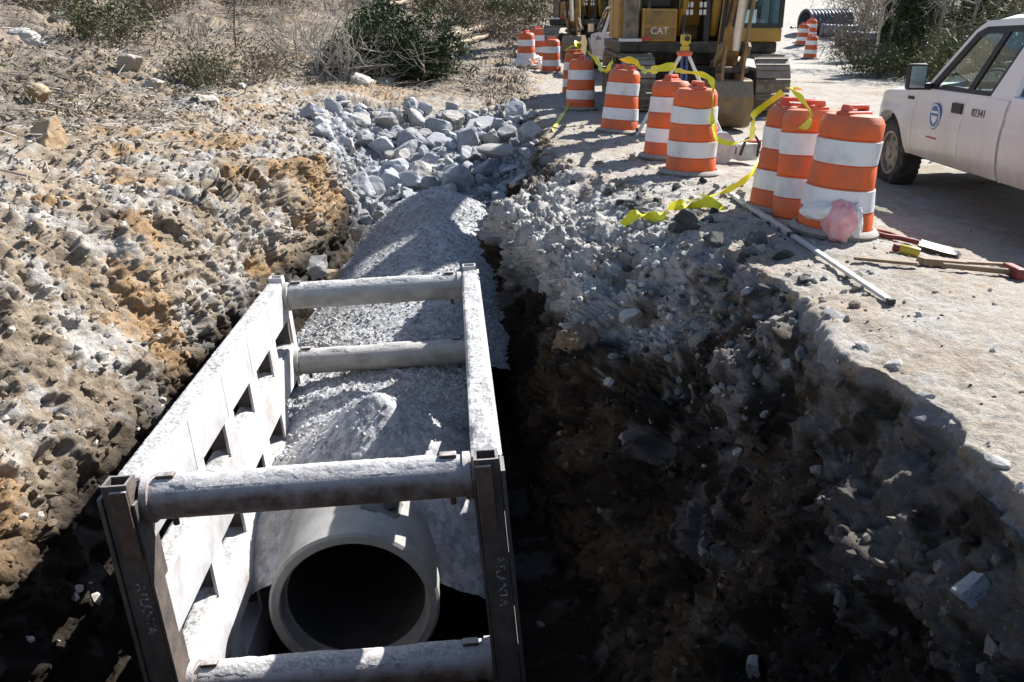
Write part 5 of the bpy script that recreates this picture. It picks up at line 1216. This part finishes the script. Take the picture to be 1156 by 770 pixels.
# brush pile of cut evergreen boughs
bp = gpos(418, 92); t = thing('brush_pile', 'dark heap of cut evergreen boughs with bare grey limbs on the far bank', 'brush pile', bp)
r_ = random.Random(9); mb = MB(); tips = []; cs = []
for k in range(60):
    a = r_.uniform(0, 6.3); b = Vector((r_.uniform(-1.5,1.3), r_.uniform(-.1,2.2), r_.uniform(.0,.6))); d = Vector((r_.gauss(0,1), r_.gauss(0,.6), r_.uniform(-.1,.7))).normalized(); branches(mb, b, d, r_.uniform(.6,1.5), .022, 2, r_, tips, .5, 3, .04)
mb.build('cut_limb', M_palebark, t, fix=False)
for k in range(230):
    x = r_.uniform(-1.3,1.5); y = r_.uniform(0,2.4); h_ = 1.75*math.exp(-((x-.1)/1.1)**2)*(.7+.3*y/2); cs.append((x, y, max(.05, h_*math.sqrt(r_.random()))+r_.gauss(0,.06)))
leaves('evergreen_bough', cs, .20, 44, .04, M_ever, t, 9, 2.2)
thicket(gpos(478, 88), 1.5, 1.1, 10, 'dark green bough clump at the right end of the brush pile', M_ever, 26, .04, 16, name='evergreen_clump')
# logs
M_log = M('bleached_log', (.42,.34,.25), (.32,.25,.18), 5, .85, 0, .2, 30)
def log(a, b, r, lb):
    a, b = Vector(a), Vector(b); o = thing('log', lb, 'log', (a+b)/2, 0, 'cut logs on the far bank'); c_ = (a+b)/2; r_ = random.Random(int(a.x*100)); mb = MB(); pts = [a.lerp(b, k/6)-c_+Vector((r_.gauss(0,.03), r_.gauss(0,.03), r_.gauss(0,.02))) for k in range(7)]; mb.tube(pts, [r*(1-.25*k/6) for k in range(7)], 12); mb.build('stem', M_log, o, smooth=50); mb = MB(); mb.tube([pts[3], pts[3]+Vector((.1,.1,.3))], [r*.35,.01], 6); mb.build('broken_branch', M_log, o)
def lg(px, py, dz=.12): p = hit(px, py); return (p.x, p.y, p.z+dz)
log(lg(500, 46), lg(556, 34), .12, 'long bleached log lying right of the brush pile')
log(lg(508, 56), lg(552, 44), .08, 'thin log lying in front of the long bleached log')
log(lg(436, 46, 1.0), lg(466, 40, 1.1), .07, 'short pale log end poking out of the brush pile')
log(lg(560, 34), lg(598, 24), .07, 'slim log lying up the slope toward the second excavator')
for i, (px, py, w_, h_, m_) in enumerate(((560, 22, 2.6, .8, M_olive), (600, 30, 2.2, .9, M_olive), (520, 14, 2.6, .9, M_olive), (470, 10, 2.6, 1.0, M_dry), (585, 6, 3, 1.1, M_olive), (610, 12, 3, 1.0, M_olive))):
    thicket(gpos(px, py), w_, h_, 50+i, ['low green scrub above the long bleached log', 'grey green scrub behind the leftmost distant drums', 'green scrub on the slope right of the brush pile', 'dry scrub at the top of the frame above the brush pile', 'scrub at the top edge left of the yellow stick', 'scrub on the bank behind the yellow stick of the far excavator'][i], m_, 9, .045, 16, name='green_shrub', lrad=.2)
for i, (px, py, w_, h_, m_, lb) in enumerate(((180, 14, 2.4, .7, M_dry, 'pale twiggy scrub at the top edge right of the upper left shrub'), (60, 8, 2.2, .6, M_dry, 'dry scrub in the top left corner of the slope'), (215, 40, 2.0, .6, None, 'thin bare scrub left of the dark sapling'), (330, 44, 2.2, .9, None, 'pale bare scrub between the sapling and the brush pile'), (385, 14, 2.6, 1.3, None, 'tall bare grey scrub rising behind the brush pile'), (440, 8, 2.6, 1.3, M_olive, 'grey green scrub rising behind the right half of the brush pile'), (530, 28, 2.2, .7, M_dry, 'dry twigs beside the long bleached log'), (570, 44, 1.8, .6, M_dry, 'low dry scrub between the logs and the leftmost drums'), (290, 6, 2.6, .9, M_dry, 'scrub at the top edge beside the sapling'))):
    thicket(gpos(px, py), w_, h_, 500+i, lb, m_, 8, .035, 22, mat=M_palebark if i % 2 else M_bark, name='dry_shrub', lrad=.18)
# roadside thicket on the right
GR = 'bare trees along the right side of the road'
spots = [(965, 62, 5.0), (985, 74, 5.5), (1000, 78, 4.6), (1044, 84, 5.4), (1075, 84, 6), (1105, 80, 5.5), (1140, 78, 6), (975, 44, 6), (1060, 60, 6.5), (1120, 60, 6.5), (1020, 60, 6)]
lbs = ['slender bare tree nearest the pale grey culvert pipe', 'pale bare tree leaning at the road edge left of the dark evergreens', 'short bare tree close against the dark evergreens', 'many branched bare tree above the truck hood', 'bare tree rising over the truck mirror', 'bare tree behind the truck windshield', 'bare tree above the truck roof at the right edge', 'distant bare tree behind the pale grey culvert pipe', 'tall bare tree deeper in the thicket behind the dark evergreens', 'tall bare tree deep in the thicket above the truck roof', 'tall bare tree showing between the two dark evergreens']
for i, (px, py, h_) in enumerate(spots): bare_tree(gpos(px, py), h_, 100+i, lbs[i], M_palebark if i % 3 == 1 else M_bark, GR, M_dry if i % 2 else None)
for i, (px, py, h_, w_) in enumerate(((1018, 84, 3.6, .95), (1034, 78, 4.4, 1.1), (1092, 70, 3.8, 1.3), (1130, 64, 4.2, 1.3), (1002, 66, 3.4, .9))): evergreen(gpos(px, py), h_, w_, 200+i, ['dark evergreen at the road edge left of the truck mirror', 'taller dark evergreen just behind the one at the road edge', 'dark evergreen behind the truck windshield', 'dark evergreen above the truck roof at the right edge', 'narrow dark evergreen left of the ones at the road edge'][i], 'dark evergreens in the roadside thicket')
for i, (px, py, w_, h_, m_) in enumerate(((962, 70, 1.6, 1.0, M_dry), (990, 88, 1.4, .8, M_green), (1060, 92, 2, 1.2, M_olive), (1100, 88, 2.4, 1.5, M_olive), (1140, 86, 2.4, 1.5, M_green), (965, 40, 3, 2.0, M_dry), (1010, 50, 3, 2.2, M_dry), (1080, 56, 3, 2.4, M_olive), (1130, 52, 3, 2.2, M_dry), (985, 28, 4, 3, M_dry), (1050, 30, 4, 3.4, M_dry))):
    thicket(gpos(px, py), w_, h_, 300+i, ['dry brown brush at the end of the pale grey culvert pipe', 'low green brush under the pale leaning tree', 'olive brush beyond the truck hood', 'olive brush seen through the truck side window', 'green brush behind the truck cab', 'tall dry brush behind the culvert pipes', 'tall dry brush behind the dark evergreens', 'tall olive brush above the truck windshield', 'tall dry brush above the truck roof', 'far dry brush on the rise beyond the culvert pipes', 'far dry brush on the rise above the evergreens'][i], m_, 9, .04, 22, name='roadside_shrub', group='roadside brush', lrad=.2)
for i, (x, y) in enumerate(((8.4, 15.6), (9.6, 16.8), (9.2, 14.4), (8.0, 13.6))):
    thicket((x, y, ground_at(x, y)-.03), 1.9, 1.25, 400+i, ['green bush beyond the truck seen through its front window', 'green bush farther behind the truck cab', 'olive bush beside the road on the far side of the truck', 'low green bush right behind the truck rear window'][i], M_green if i % 2 == 0 else M_olive, 20, .045, 20, name='roadside_shrub', group='roadside brush', lrad=.2)
# brush litter: twigs and dead sticks strewn over the cleared slope
r_ = np.random.default_rng(5); ii = pick(vis*np.clip(hill+np.interp(C, [0, 3, 4.6, 5], [1, 1, .6, 0])*(Y > 9), 0, 1), 4200, 15); mb = MB(); rr = random.Random(4)
for k in ii:
    p = Vector(P[k]); a = rr.uniform(0, 6.3); l = rr.uniform(.12, .55)*(1+.03*p.y); d = Vector((math.cos(a), math.sin(a), rr.uniform(-.1,.35)))*l; q_ = p+Vector((0,0,.03)); mb.tube([q_, q_+d*.5+Vector((0,0,rr.gauss(0,.03))), q_+d], [.011,.008,.003], 3, cap=False)
tag(mb.build('brush_litter', M_palebark, None, fix=False), kind='stuff')
ii = pick(vis*np.clip(hill, 0, 1), 1700, 16); tag(leaves('dry_ground_cover', P[ii]+np.array([0,0,.05]), .16, 14, .028, M_dry, None, 77), kind='stuff')
ii = pick(vis*np.clip(hill, 0, 1)*(n_c > .0), 420, 18); tag(leaves('low_green_cover', P[ii]+np.array([0,0,.06]), .16, 16, .028, M_olive, None, 78), kind='stuff')
